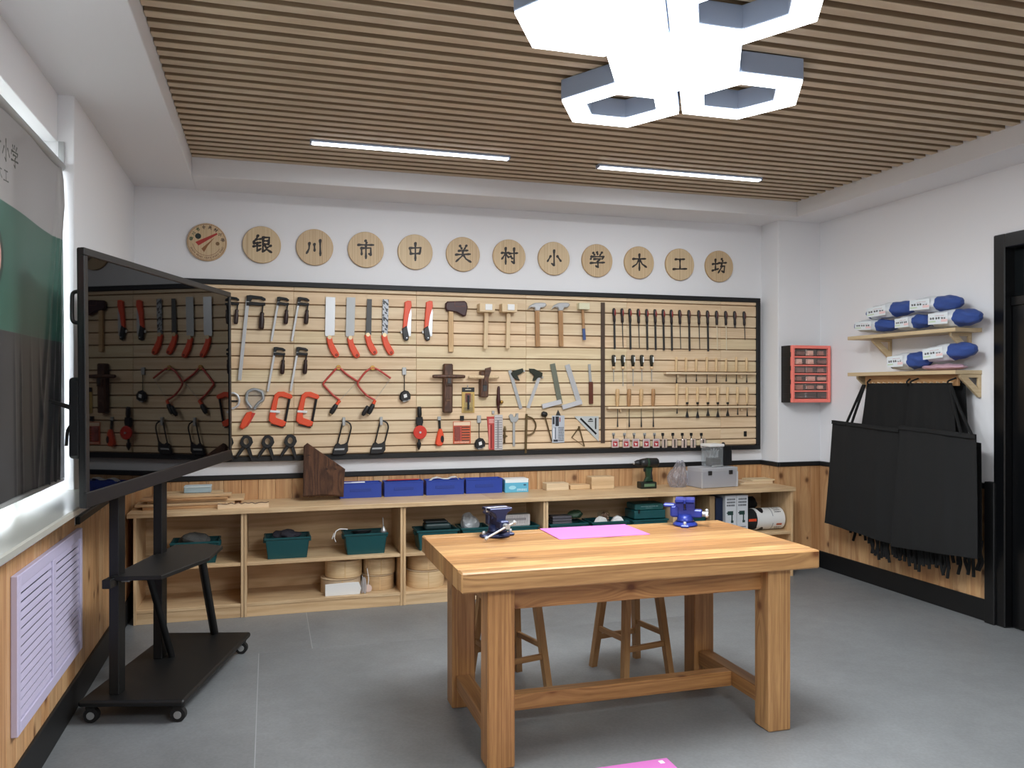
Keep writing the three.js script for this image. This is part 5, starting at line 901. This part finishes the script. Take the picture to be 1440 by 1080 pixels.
// ---------------------------------------------------------------- teal bins and their contents in the shelves
{
  const mk = (label, x, z, w = 0.285, d = 0.2, h = 0.135) => {
    const t = thing('storage_bin', label, 'bin', [x, 0.3575, z], 0, 'teal bins in the open shelves');
    const f = (y0, y1, s0, s1) => { const A = [[-1, -1], [1, -1], [1, 1], [-1, 1]], pts = (y, s, k) => A.map(([a, b]) => V3(a * (w / 2 - k) * s, y, b * (d / 2 - k) * s)); return [pts(y0, s0, 0), pts(y1, s1, 0)]; };
    const slabs = [], s0 = 0.88;
    for (const [ax, sg] of [['x', 1], ['x', -1], ['z', 1], ['z', -1]]) {
      const L = ax === 'x' ? d : w, D = ax === 'x' ? w : d, pts = [];
      for (const [y, s] of [[0, s0], [h, 1]]) for (const e of [-1, 1]) for (const k of [0, 0.004]) { const along = e * (L / 2) * s, out = sg * (D / 2 * s - k); pts.push(ax === 'x' ? V3(out, y, along) : V3(along, y, out)); }
      slabs.push(new ConvexGeometry(pts));
    }
    slabs.push(chamfer(w * s0, 0.004, d * s0, 0.001).translate(0, 0.002, 0));
    part('shell', slabs, M.teal, t);
    part('rim', [chamfer(w + 0.018, 0.014, 0.012, 0.003).translate(0, h, d / 2), chamfer(w + 0.018, 0.014, 0.012, 0.003).translate(0, h, -d / 2), chamfer(0.012, 0.014, d, 0.003).translate(w / 2 + 0.002, h, 0), chamfer(0.012, 0.014, d, 0.003).translate(-w / 2 - 0.002, h, 0)], M.teal, t);
    for (const s of [-1, 1]) part('lug', chamfer(0.02, 0.03, 0.07, 0.003).translate(s * (w / 2 + 0.004), h - 0.02, 0), M.teal, t);
    return t;
  };
  const list = [['teal bin with odds and ends behind the screen stand', 0.42, 0.32], ['teal bin second from the left with a dark cloth', 1.0, 0.32], ['teal bin with wire and a small steel funnel on its rim', 1.52, 0.32], ['teal bin behind the left corner of the workbench', 2.02, 0.32], ['teal bin with crumpled clear wrap behind the left vise', 2.30, 0.30, 0.2], ['teal bin holding folded papers right of the left vise', 2.62, 0.32], ['teal bin with a grey tray and green bag behind the pink mat', 3.0, 0.32], ['teal bin with pebbled jar and white wedges behind the pink mat', 3.33, 0.32], ['teal bin with a teal lidded case left of the right vise', 3.66, 0.32], ['dark teal bin just right of the right vise', 4.03, 0.30, 0.22]];
  list.forEach((a) => mk(...a));
  const dark = std({ color: 0x23262a, roughness: 0.7 }), B = 0.3575 + 0.135;
  const lump = (sx, sy, sz, s) => { const g = new THREE.IcosahedronGeometry(1, 4), p = g.attributes.position; for (let i = 0; i < p.count; i++) { const x = p.getX(i), y = p.getY(i), z = p.getZ(i), k = 1 + 0.5 * (noise((x + 1) / 2, (y + z + 2) / 4, 6, 6, s) - 0.5); p.setXYZ(i, x * sx * k, Math.max(-0.6, y) * sy * k, z * sz * k); } g.computeVertexNormals(); return g; };
  solo('dark_cloth', lump(0.095, 0.04, 0.06, 310), std({ color: 0x24222c, roughness: 0.85 }), 'dark cloth bundle filling the second teal bin', 'cloth', [1.0, B + 0.004, 0.32]);
  solo('grey_rags', lump(0.1, 0.05, 0.07, 311), std({ color: 0x4a4a48, roughness: 0.85 }), 'grey rags filling the bin behind the screen stand', 'rag', [0.41, B, 0.31]);
  solo('wire_coil', [0, 1, 2].map((i) => new THREE.TorusGeometry(0.055 + i * 0.006, 0.004, 6, 30).rotateX(1.35).translate(0, i * 0.006, 0)), dark, 'coil of dark wire lying in the third teal bin', 'wire', [1.50, B - 0.005, 0.31]);
  solo('steel_tongs', [tube([[-0.05, 0.02, 0], [-0.02, 0.035, 0], [0.03, 0.03, 0]], 0.004, 16, 6), tube([[-0.05, 0.02, 0], [-0.06, -0.02, 0.01], [-0.05, -0.05, 0.01]], 0.003, 16, 6), tube([[-0.06, 0.01, 0], [-0.075, -0.03, 0.005]], 0.003, 8, 6)], M.white, 'bright bent wire pieces hooked over the left rim of the third bin', 'wire', [1.365, B + 0.012, 0.42]);
  const fn = thing('steel_funnel', 'small steel funnel with a thin stem at the right rim of the third bin', 'funnel', [1.64, B + 0.008, 0.4]); part('cone', turned([0, 0, 0], [0, 0.04, 0], [[0, 0.026], [0.5, 0.016], [1, 0.005]]), M.steel, fn); part('stem', rod([0, 0.035, 0], [-0.004, 0.1, 0], 0.003), M.steelDull, fn);
  const gt = thing('folded_bag', 'folded dark green bag lying in the bin at the workbench corner', 'bag', [2.03, B, 0.32]); part('bag', rbox(0.19, 0.05, 0.12, 0.02).translate(0, 0.022, 0), std({ color: 0x1c3234, roughness: 0.5 }), gt); part('flap', rbox(0.16, 0.014, 0.11, 0.006).translate(-0.01, 0.055, 0), std({ color: 0x101b1e, roughness: 0.6 }), gt);
  solo('clear_wrap', lump(0.075, 0.075, 0.06, 312), phy({ color: 0xd4d8dc, roughness: 0.35, transmission: 0.5, thickness: 0 }), 'crumpled clear wrap rising from the bin behind the left vise', 'wrap', [2.28, B + 0.02, 0.30]);
  const pp = thing('paper_pack', 'packet of grey printed papers standing in the bin right of the left vise', 'paper', [2.62, B, 0.33]); part('packet', rbox(0.2, 0.085, 0.06, 0.008).translate(0, 0.04, 0), std({ color: 0x8b8a86, roughness: 0.7 }), pp); part('print', printed('greycard', 0.19, 0.075, [0, 0.041, 0.0306], 0, 0, 1), M.print, pp); part('sheet', chamfer(0.19, 0.004, 0.1, 0.001).translate(0, -0.004, 0.03), M.white, pp);
  const tr = thing('grey_tray', 'stack of dull grey trays in the bin at the left of the pink mat', 'tray', [2.97, B - 0.01, 0.31]); for (let i = 0; i < 3; i++) part('tray', rbox(0.15, 0.018, 0.1, 0.004).translate(0, 0.012 + i * 0.021, 0), std({ color: 0x5a5860, roughness: 0.5 }), tr);
  solo('green_bag', lump(0.07, 0.035, 0.05, 313), std({ color: 0x2c4632, roughness: 0.5 }), 'crumpled dark green bag beside the grey trays', 'bag', [3.09, B + 0.05, 0.3]);
  const jr = thing('pebble_jar', 'jar of brown pebbles rising from the bin behind the pink mat', 'jar', [3.32, B - 0.03, 0.31]); part('glass_wall', turned([0, 0, 0], [0, 0.1, 0], [[0, 0.04], [0.1, 0.048], [0.8, 0.048], [1, 0.036]]), M.clear, jr); part('pebbles', Array.from({ length: 40 }, () => new THREE.IcosahedronGeometry(rr(0.008, 0.013), 1).translate(rr(-0.028, 0.028), rr(0.012, 0.085), rr(-0.028, 0.028))), std({ color: 0x7a5a44, roughness: 0.6 }), jr).userData.kind = 'stuff';
  for (const [x, a, l] of [[3.26, 0.3, 'left'], [3.41, -0.3, 'right']]) solo('foam_wedge', extrude([[-0.05, 0], [0.05, 0], [0.03, 0.035], [0, 0.045], [-0.03, 0.03]], 0.05, 0.003).rotateY(a), M.white, `white rounded foam wedge in the bin, ${l} of the pebble jar`, 'foam', [x, B - 0.004, 0.36]);
  const cs = thing('lidded_case', 'dark teal lidded case with pale lettering on top of its bin', 'case', [3.66, B + 0.009, 0.32]); part('case_body', rbox(0.26, 0.065, 0.18, 0.008).translate(0, 0.033, 0), M.teal, cs); part('lid', rbox(0.24, 0.05, 0.16, 0.012).translate(0, 0.09, 0), std({ color: 0x1d5254, roughness: 0.35 }), cs); part('lettering', printed('caselabel', 0.2, 0.04, [0, 0.09, 0.0805]), M.print, cs); part('latch', bx(-0.1, -0.085, 0.045, 0.075, 0.09, 0.095), M.black, cs);
  // right hand unit: plank, printed drill cartons, rolled bag
  solo('grey_plank', grain(bx(-0.022, 0.022, 0, 0.30, -0.17, 0.05, 0.002), 'y'), M.oldGrey = woodMat(T.shelf, 0.8, 0.4, 0.6, [0.42, 0.4, 0.36]), 'grey brown plank standing on edge left of the drill cartons', 'plank', [4.175, 0.3575, 0.39]);
  solo('navy_folder', bx(-0.03, 0.03, 0, 0.285, -0.15, 0.05, 0.003), std({ color: 0x14203a, roughness: 0.5 }), 'dark navy folder standing between the grey plank and the cartons', 'folder', [4.245, 0.3575, 0.375]);
  [[4.335, 'left'], [4.437, 'right']].forEach(([x, s]) => { const t = thing('drill_carton', `tall white carton printed with a green drill, ${s} of the two`, 'box', [x, 0.3575, 0.36], 0, 'printed drill cartons'); part('carton', bx(-0.049, 0.049, 0, 0.3, -0.18, 0.085, 0.002), std({ color: 0xb4b7bb, roughness: 0.5 }), t); part('printed_face', printed('drillbox', 0.095, 0.296, [0, 0.15, 0.0855]), M.print, t); });
  const rb = thing('rolled_bag', 'rolled black bag with a wide white printed label', 'bag', [4.69, 0.3605, 0.33]); part('roll', turned([-0.2, 0.085, 0], [0.165, 0.085, 0], [[0, 0.06], [0.05, 0.08], [0.6, 0.085], [0.95, 0.083], [1, 0.07]], 28), M.cloth, rb);
  const lg = new THREE.CylinderGeometry(0.0868, 0.0868, 0.25, 32, 1).rotateZ(-Math.PI / 2).toNonIndexed(), lu = lg.attributes.uv;
  for (let i = 0; i < lu.count; i += 3) { const c = Math.floor((lu.getX(i) + lu.getX(i + 1) + lu.getX(i + 2)) / 3 * 2); for (let j = i; j < i + 3; j++) lu.setX(j, Math.max(0, Math.min(1, lu.getX(j) * 2 - c))); }
  part('label', toPrint(lg, 'rolllabel', 1).translate(0.03, 0.085, 0), M.print, rb); part('orange_tab', chamfer(0.07, 0.02, 0.004, 0.001).translate(-0.14, 0.09, 0.082), M.orange, rb);
  solo('black_pouch', lump(0.12, 0.07, 0.06, 314), M.cloth, 'soft black pouch behind the rolled bag on the shelf', 'pouch', [4.62, 0.3575 + 0.18, 0.16]);
  // veneer hoop boxes on the bottom boards
  const hoop = (label, x, z, r, h, y, m) => { const t = thing('veneer_box', label, 'box', [x, y, z], 0, 'round veneer boxes'); part('band', turned([0, 0, 0], [0, h, 0], [[0, r], [0.02, r + 0.001], [0.97, r + 0.001], [1, r - 0.002]], 40), m, t); part('lid_band', turned([0, h * 0.97, 0], [0, h * 0.97 + 0.006, 0], [[0, r + 0.003], [1, r + 0.002]], 40), M.pale[1], t); part('seam', bx(-0.004, 0.004, 0.004, h - 0.004, r - 0.001, r + 0.002, 0.0005), M.handle, t); };
  const y0 = 0.0905, cream = std({ color: 0xcab294, roughness: 0.6 }), birch = woodMat(T.pale, 0.8, 0.4, 0.55, [0.95, 0.88, 0.76]), brown = woodMat(T.pale, 0.8, 0.4, 0.6, [0.78, 0.66, 0.52]);
  hoop('round veneer box under the pair of bins, lower left with the white plate', 1.36, 0.28, 0.135, 0.098, y0, cream); hoop('round veneer box, upper left of the stacks below the funnel bin', 1.38, 0.27, 0.125, 0.118, y0 + 0.105, birch);
  hoop('round brown veneer box, lower of the stack beside the paper tag', 1.62, 0.26, 0.11, 0.1, y0, brown); hoop('round pale veneer box, upper of the stack beside the paper tag', 1.63, 0.25, 0.112, 0.11, y0 + 0.107, birch);
  hoop('round pale veneer box on the floor board behind the bench corner', 1.955, 0.27, 0.135, 0.118, y0, birch); hoop('round grey veneer box on top behind the bench corner', 1.955, 0.27, 0.125, 0.11, y0 + 0.125, brown);
  solo('white_plate', extrude([[-0.115, 0], [0.115, 0], [0.125, 0.04], [0.11, 0.082], [0.07, 0.084], [-0.115, 0.08]], 0.005, 0.001), M.white, 'blank white card with a clipped corner leaning on the lower hoop box', 'card', [1.36, y0, 0.425]);
  solo('clear_pouch', lump(0.022, 0.07, 0.02, 315), M.clearHazy, 'hazy clear pouch squeezed between the hoop box stacks', 'pouch', [1.503, y0 + 0.0465, 0.41]);
  const tg = thing('paper_tag', 'small pinkish round tag on a string between the hoop boxes', 'tag', [1.535, y0, 0.40]); part('disc', new THREE.CylinderGeometry(0.026, 0.026, 0.004, 24).rotateX(1.3).translate(0, 0.028, 0), std({ color: 0xcdb3a6, roughness: 0.6 }), tg); part('string', tube([[0, 0.05, -0.005], [0.006, 0.09, -0.02], [-0.004, 0.16, -0.03]], 0.003, 16, 6), M.white, tg);
}
// ---------------------------------------------------------------- on the workbench
{
  const vise = (name, label, pos, turn, main, jawc, lean = 0) => {
    const t = thing(name, label, 'vise', pos, turn);
    part('base', [turned([0, 0, 0], [0, 0.022, 0], [[0, 0.062], [0.5, 0.062], [1, 0.05]], 32), bx(-0.085, 0.085, 0, 0.014, -0.022, 0.022, 0.005)], main, t);
    part('swivel', turned([0, 0.02, 0], [0, 0.06, 0], [[0, 0.05], [0.3, 0.042], [1, 0.04]], 28), main, t);
    for (const s of [-1, 1]) part('bolt', turned([s * 0.07, 0.012, 0], [s * 0.07, 0.03, 0], [[0, 0.009], [1, 0.008]], 6), M.steel, t);
    const side = (z0, z1, prof) => extrude(prof, z1 - z0, 0.004).translate(0, 0, z0);
    // jaws face along z: the fixed one behind, the sliding one in front, each flaring to a wide top
    const flare = [[-0.022, 0.05], [0.022, 0.05], [0.024, 0.095], [0.034, 0.115], [0.058, 0.128], [0.058, 0.14], [-0.058, 0.14], [-0.058, 0.128], [-0.034, 0.115], [-0.024, 0.095]];
    part('fixed_jaw', [side(-0.05, -0.006, flare), bx(-0.03, 0.03, 0.045, 0.105, -0.075, -0.03, 0.008)], main, t);
    part('sliding_jaw', [side(0.002, 0.048, flare), bx(-0.024, 0.024, 0.045, 0.085, -0.04, 0.085, 0.006)], main, t);
    part('jaw_face', [bx(-0.056, 0.056, 0.118, 0.1395, -0.0065, -0.0025, 0.001), bx(-0.056, 0.056, 0.118, 0.1395, -0.0015, 0.0025, 0.001)], jawc, t);
    part('anvil', bx(-0.028, 0.028, 0.095, 0.112, -0.11, -0.05, 0.006), main, t);
    part('screw', rod([0, 0.062, 0.08], [0, 0.062, 0.115], 0.013), M.steelDull, t);
    const spin = (g) => g.translate(0, -0.062, 0).rotateZ(lean).translate(0, 0.062, 0), h = part('handle', spin(rod([-0.105, 0.018, 0.108], [0.035, 0.078, 0.108], 0.005)), M.steel, t);
    for (const p of [[-0.108, 0.0165, 0.108], [0.037, 0.079, 0.108]]) part('knob', spin(new THREE.SphereGeometry(0.01, 12, 8).translate(...p)), M.steel, h);
  };
  vise('bench_vise', 'dark blue bench vise with slanting steel handle, left on the workbench', [1.925, TBL, 2.32], 0.18, M.viseDark, M.steel);
  vise('bench_vise', 'bright blue bench vise turned sideways, right on the workbench', [2.935, TBL, 2.30], 1.05, M.viseBlue, M.viseBlue, 2.75);
  solo('cutting_mat', bx(-0.232, 0.232, 0, 0.0035, -0.148, 0.148, 0.001), M.pink, 'plain pink cutting mat lying flat on the workbench', 'mat', [2.412, TBL + 0.0003, 2.342]);
  const m = thing('cutting_mat', 'pink cutting mat on the grey floor before the workbench', 'mat', [2.19, 0.0005, 3.245]); part('sheet', bx(-0.232, 0.232, 0, 0.0035, -0.15, 0.15, 0.001), M.pink, m); part('print_mark', bx(0.185, 0.205, 0.0035, 0.0038, -0.135, -0.11, 0), M.white, m);
}

// ---------------------------------------------------------------- drawer organiser on the pillar
{

  const X0 = 4.928, X1 = 5.29, Y0 = 1.378, Y1 = 1.842, Z0 = ZP + 0.001, Z1 = 0.395, t = thing('drawer_organiser', 'coral red organiser of small clear drawers with a black shell on the pillar', 'organiser', [(X0 + X1) / 2, Y0, Z0]);
  const w = X1 - X0, h = Y1 - Y0, d = Z1 - Z0, b = 0.022;
  part('shell', [bx(-w / 2, -w / 2 + 0.006, 0, h, 0, d - 0.012, 0.002), bx(w / 2 - 0.006, w / 2, 0, h, 0, d - 0.012, 0.002), bx(-w / 2, w / 2, h - 0.006, h, 0, d - 0.012, 0.002), bx(-w / 2, w / 2, 0, 0.006, 0, d - 0.012, 0.002), bx(-w / 2, w / 2, 0, h, 0, 0.006, 0.001), ...[0.12, 0.36, 0.6, 0.84].map((f) => bx(-w / 2 - 0.004, -w / 2 + 0.001, h * f - 0.02, h * f + 0.02, 0.01, d - 0.02, 0.002))], M.black, t);
  part('face_frame', [bx(-w / 2 - 0.002, -w / 2 + b, 0, h, d - 0.03, d, 0.004), bx(w / 2 - b, w / 2 + 0.002, 0, h, d - 0.03, d, 0.004), bx(-w / 2 + b, w / 2 - b, h - 0.026, h, d - 0.03, d, 0.004), bx(-w / 2 + b, w / 2 - b, 0, 0.022, d - 0.03, d, 0.004)], M.coral, t);
  const rows = 6, cols = 3, ih = (h - 0.048) / rows, iw = (w - 2 * b) / cols, tint = [0xe8d4c8, 0x9c7a74, 0xf2e6de, 0xb8968c, 0xe4ccc4, 0x7a5a58];
  for (let r = 0; r < rows; r++) part('divider', bx(-w / 2 + b, w / 2 - b, 0.018 + r * ih, 0.03 + r * ih, 0.02, d - 0.004, 0.002), M.coral, t);
  const dg = [chamfer(iw - 0.005, ih - 0.02, 0.004, 0.001), chamfer(iw * 0.4, 0.008, 0.008, 0.002).translate(0, -ih * 0.22, 0.005)];
  for (let r = 0; r < rows; r++) for (let c = 0; c < cols; c++) {
    const q = part('drawer', dg, M.drawer ??= phy({ color: 0xfdf2ee, roughness: 0.06, transmission: 0.95, thickness: 0 }), t, [-w / 2 + b + iw * (c + 0.5), 0.022 + ih * (r + 0.5) + 0.003, d - 0.007]);
    const n = hash(r, c, 19); if (r > 0) part('contents', chamfer(iw * (0.35 + 0.4 * n), (ih - 0.024) * (0.5 + 0.4 * hash(c, r, 20)), 0.03, 0.003).translate(iw * 0.2 * (n - 0.5), -0.004, -0.02), std({ color: tint[Math.floor(n * 6)], roughness: 0.6 }), q);
  }
}
// ---------------------------------------------------------------- two wooden shelves on the right wall
const SH = [1.885, 1.612];
{
  const z0 = 0.85, z1 = 1.87, x0 = 5.087, th = 0.026;
  const brk = (y, z, d, hh) => extrude([[0, 0], [-d, 0], [-d, -0.02], [-0.02, -hh], [0, -hh]], 0.02, 0.002, [[[-0.022, -0.022], [-0.022, -hh * 0.62], [-d * 0.62, -0.022]]]).translate(XR - 0.001, y, z - 0.01);
  ['upper', 'lower'].forEach((n, i) => {
    const y = SH[i], t = thing('wall_shelf', i ? 'lower pale wooden wall shelf with a brown peg rail beneath' : 'upper pale wooden wall shelf holding five blue and white packs', 'shelf');
    part('board', grain(bx(x0, XR - 0.001, y - th, y, z0, z1, 0.002), 'z', i, 0.3), M.greyPine, t);
    for (const z of i ? [0.90, 1.855] : [1.06, 1.78]) part('bracket', grain(brk(y - th, z, 0.17, 0.15), 'x', z, 0), M.greyPine, t);
    if (i) {
      part('peg_rail', grain(bx(x0 + 0.06, x0 + 0.08, y - th - 0.075, y - th, z0 + 0.12, z1 - 0.04, 0.002), 'z', 0.3, 0.8), M.handleDark, t);
      for (let k = 0; k < 15; k++) part('peg', rod([x0 + 0.062, y - th - 0.055, z0 + 0.17 + k * 0.055], [x0 + 0.035, y - th - 0.05, z0 + 0.17 + k * 0.055], 0.004, 0.004, 8), M.pale[0], t);
    }
  });
  // soft packs: half white printed sleeve, half blue
  const pack = (label, pts, r, group) => {                                 // pts: the axis from the white end to the blue end in (y, z), at x
    const [xa, ya, za, xb, yb, zb] = pts, t = thing('soft_pack', label, 'pack', [xa, ya, za], 0, group), A = V3(0, 0, 0), B = V3(xb - xa, yb - ya, zb - za), l = B.length(), s = label.length;
    const mk = (t0, t1, rad, seg, k) => {
      const nu = 26, g = new THREE.CylinderGeometry(1, 1, l * (t1 - t0), nu, seg), p = g.attributes.position;
      for (let i = 0; i < p.count; i++) { const f = t0 + (p.getY(i) / (l * (t1 - t0)) + 0.5) * (t1 - t0), a = Math.atan2(p.getZ(i), p.getX(i)), end = Math.pow(Math.max(0, 1 - Math.pow(Math.abs(f - 0.5) * 2, 3.2)), 0.55), q = rad * (0.25 + 0.75 * end) * (1 + 0.06 * Math.sin(a * 5 + f * 14 + s) + 0.05 * Math.sin(a * 9 - f * 21)), m = Math.hypot(p.getX(i), p.getZ(i)); p.setXYZ(i, m > 0.01 ? q * Math.cos(a) : 0, p.getY(i) + l * (t0 + t1) / 2, m > 0.01 ? q * Math.sin(a) * 0.86 : 0); }
      g.computeVertexNormals(); g.applyQuaternion(new THREE.Quaternion().setFromUnitVectors(V3(0, 1, 0), B.clone().normalize())); return g;
    };
    part('pack_body', mk(0, 1, r, 30, 0), M.packBlue ??= std({ color: 0x34529c, roughness: 0.42, bumpMap: rep(T.fine, 0.05, 0.05), bumpScale: 0.0015 }), t);
    part('sleeve', mk(0.13, 0.6, r * 1.025, 12, 1), M.packWhite ??= std({ color: 0xd8dde2, roughness: 0.4 }), t);
    const q = printed('bagprint', l * 0.4, r * 1.15, [0, 0, 0], 0, 0); q.rotateY(-Math.PI / 2); const ang = Math.atan2(B.y, B.z); q.rotateX(-ang); part('printed_label', q.translate(B.x * 0.33 - r * 1.07, B.y * 0.33, B.z * 0.33), M.print, t);
    return t;
  };
  const g = 'blue and white soft packs on the wall shelves', y1 = SH[0], y2 = SH[1], X = 5.17;
  const at = (px, py) => { const p = atX(px, py, X - 0.03); return [X, p[1], p[2]]; }, lie = (label, a, b, r) => pack(label, [...at(...a), ...at(...b)], r, g);
  lie('blue and white soft pack lying flat at the far left of the upper shelf', [1199, 459], [1258, 457], 0.052);
  lie('blue and white soft pack in the middle bottom of the upper shelf', [1257, 456], [1306, 450], 0.056);
  lie('blue and white soft pack at the right end of the upper shelf', [1303, 450], [1374, 444], 0.064);
  lie('blue and white soft pack on top of the pile, left of the two', [1216, 442], [1284, 430], 0.06);
  lie('blue and white soft pack on top of the pile, right of the two', [1276, 431], [1348, 424], 0.06);
  lie('blue and white soft pack at the left of the lower shelf', [1247, 510], [1304, 505], 0.066);
  lie('blue and white soft pack resting on the pink bag of the lower shelf', [1295, 500], [1367, 490], 0.062);
  const s = thing('pink_bag', 'flat pinkish mauve plastic bag under the right pack of the lower shelf', 'bag', [X, y2, 1.70]);
  const gg = new THREE.SphereGeometry(1, 36, 18), p = gg.attributes.position; for (let i = 0; i < p.count; i++) { const x = p.getX(i), y = p.getY(i), z = p.getZ(i), k = 1 + 0.16 * Math.sin(z * 11 + x * 6) * 0.4; p.setXYZ(i, x * 0.07 * k, (y * 0.5 + 0.5) * 0.045 * k, z * 0.18 * k); } gg.computeVertexNormals();
  part('bag', gg, phy({ color: 0xc8a2b0, roughness: 0.35, transmission: 0.15, thickness: 0 }), s);
}
// ---------------------------------------------------------------- black aprons hanging under the lower shelf
{
  const sheet = (left, right, y0, y1, x, th, wav, ph, nz = 44, ny = 22) => {
    const pos = [], idx = [], id = (f, j, i) => f * (nz + 1) * (ny + 1) + j * (nz + 1) + i;
    for (const f of [0, 1]) for (let j = 0; j <= ny; j++) for (let i = 0; i <= nz; i++) {
      const t = j / ny, u = i / nz, z = left(t) + (right(t) - left(t)) * u, yb = y0(u) + (y1(u) - y0(u)) * t;
      const w = wav * (1 - t * 0.55) * (Math.sin(u * 15 + ph) * 0.6 + Math.sin(u * 31 + ph * 2 + t * 2) * 0.3 + Math.sin(u * 6 + t * 3) * 0.5);
      pos.push(x + w + (f ? th : 0), yb, z);
    }
    for (let j = 0; j < ny; j++) for (let i = 0; i < nz; i++) { let a = id(0, j, i), b = id(0, j, i + 1), c = id(0, j + 1, i + 1), d = id(0, j + 1, i); idx.push(a, b, c, a, c, d); a = id(1, j, i); b = id(1, j, i + 1); c = id(1, j + 1, i + 1); d = id(1, j + 1, i); idx.push(a, c, b, a, d, c); }
    for (let i = 0; i < nz; i++) for (const j of [0, ny]) idx.push(id(0, j, i), id(1, j, i), id(1, j, i + 1), id(0, j, i), id(1, j, i + 1), id(0, j, i + 1));
    for (let j = 0; j < ny; j++) for (const i of [0, nz]) idx.push(id(0, j, i), id(1, j, i), id(1, j + 1, i), id(0, j, i), id(1, j + 1, i), id(0, j + 1, i));
    const g = new THREE.BufferGeometry(); g.setAttribute('position', new THREE.Float32BufferAttribute(pos, 3)); g.setIndex(idx); g.computeVertexNormals();
    const h = g.toNonIndexed(), pp = h.attributes.position, uv = new Float32Array(pp.count * 2); for (let i = 0; i < pp.count; i++) { uv[i * 2] = pp.getZ(i); uv[i * 2 + 1] = pp.getY(i); } h.setAttribute('uv', new THREE.BufferAttribute(uv, 2)); return h;
  };
  const k = (v) => () => v, lin = (a, b) => (t) => a + (b - a) * t;
  const dark = std({ color: 0x08090a, roughness: 0.95, bumpMap: M.cloth.bumpMap, bumpScale: 0.0004 }), front = std({ color: 0x121314, roughness: 0.92, bumpMap: M.cloth.bumpMap, bumpScale: 0.0004 });
  const YT = 1.53;
  const apron = (label, x, bib, skirt, yb, yw, m, ph, strings, side = []) => {
    const t = thing('apron', label, 'apron', [0, 0, 0], 0, 'black aprons hanging under the lower shelf');
    part('bib', sheet(lin(bib[0] - 0.06, bib[0]), lin(bib[1] + 0.03, bib[1]), k(yw - 0.03), k(YT), x + 0.004, 0.004, 0.006, ph), dark, t);
    part('skirt', sheet(lin(skirt[0], skirt[0] + 0.1), lin(skirt[1], skirt[1] - 0.01), lin(yb[0], yb[1]), lin(yw, yw - 0.03), x - 0.012, 0.005, 0.009, ph), m, t);
    part('waist_hem', sheet(lin(skirt[0] + 0.098, skirt[0] + 0.1), lin(skirt[1] - 0.008, skirt[1] - 0.01), lin(yw - 0.028, yw - 0.058), lin(yw, yw - 0.03), x - 0.022, 0.003, 0.004, ph, 30, 2), m, t);
    for (const z of [bib[0] + 0.02, bib[1] - 0.02]) part('neck_strap', tube([[x, YT - 0.02, z], [x - 0.006, YT + 0.01, z], [x > 5.15 ? Math.max(x - 0.02, 5.18) : 5.138, YT + 0.032, z + 0.01]], 0.006, 16, 6), dark, t);
    for (const [za, zb] of side) part('side_strap', tube([[x - 0.004, YT - 0.01, za], [x - 0.012, (YT + yw) / 2, (za * 0.6 + zb * 0.4)], [x - 0.014, yw - 0.035, zb]], 0.010, 16, 5), dark, t);
    for (const [z, y0, y1, b] of strings) part('tie_string', tube([[x + 0.005, y0, z], [x - 0.002, y0 * 0.6 + y1 * 0.4, z + b * 0.4], [x + 0.004, y0 * 0.3 + y1 * 0.7, z - b * 0.3], [x, y1, z + b]], 0.011, 18, 5), dark, t);
    return t;
  };
  const str = (z0, z1, n, yf, ph) => Array.from({ length: n }, (_, i) => { const z = z0 + (z1 - z0) * (i + 0.5) / n + rr(-0.01, 0.01), y = yf(z); return [z, y + 0.16, y - rr(0.02, 0.12), rr(-0.02, 0.025)]; });
  const hem = (z) => 0.40 - 0.02 * z;
  apron('black apron hanging rearmost on the left, only straps and strings showing', 5.238, [1.02, 1.42], [0.75, 1.40], [0.46, 0.40], 1.20, dark, 0.5, str(0.66, 1.35, 12, hem, 1));
  apron('black apron hanging rearmost on the right with long tie strings', 5.202, [1.44, 1.83], [1.35, 1.98], [0.40, 0.42], 1.18, dark, 1.9, str(1.32, 1.98, 20, (z) => hem(z) + 0.01, 2));
  apron('black apron second from the wall in the middle of the bundle', 5.16, [1.2, 1.66], [1.0, 1.72], [0.39, 0.39], 1.21, dark, 2.6, str(0.98, 1.75, 30, (z) => hem(z) - 0.02, 3));
  apron('front black apron on the left, square skirt edge standing out', 5.125, [1.01, 1.44], [0.545, 1.36], [0.425, 0.385], 1.245, front, 0.2, [], [[0.985, 0.80], [1.0, 0.86]]);
  apron('front black apron on the right, hanging beside the door frame', 5.09, [1.475, 1.835], [1.30, 2.05], [0.38, 0.44], 1.24, front, 1.2, [], [[1.83, 1.93], [1.835, 2.01]]);
}

// ---------------------------------------------------------------- shadows, picture
scene.traverse((o) => { if (o.isMesh) { o.castShadow = true; o.receiveShadow = true; } });
renderer.render(scene, camera);
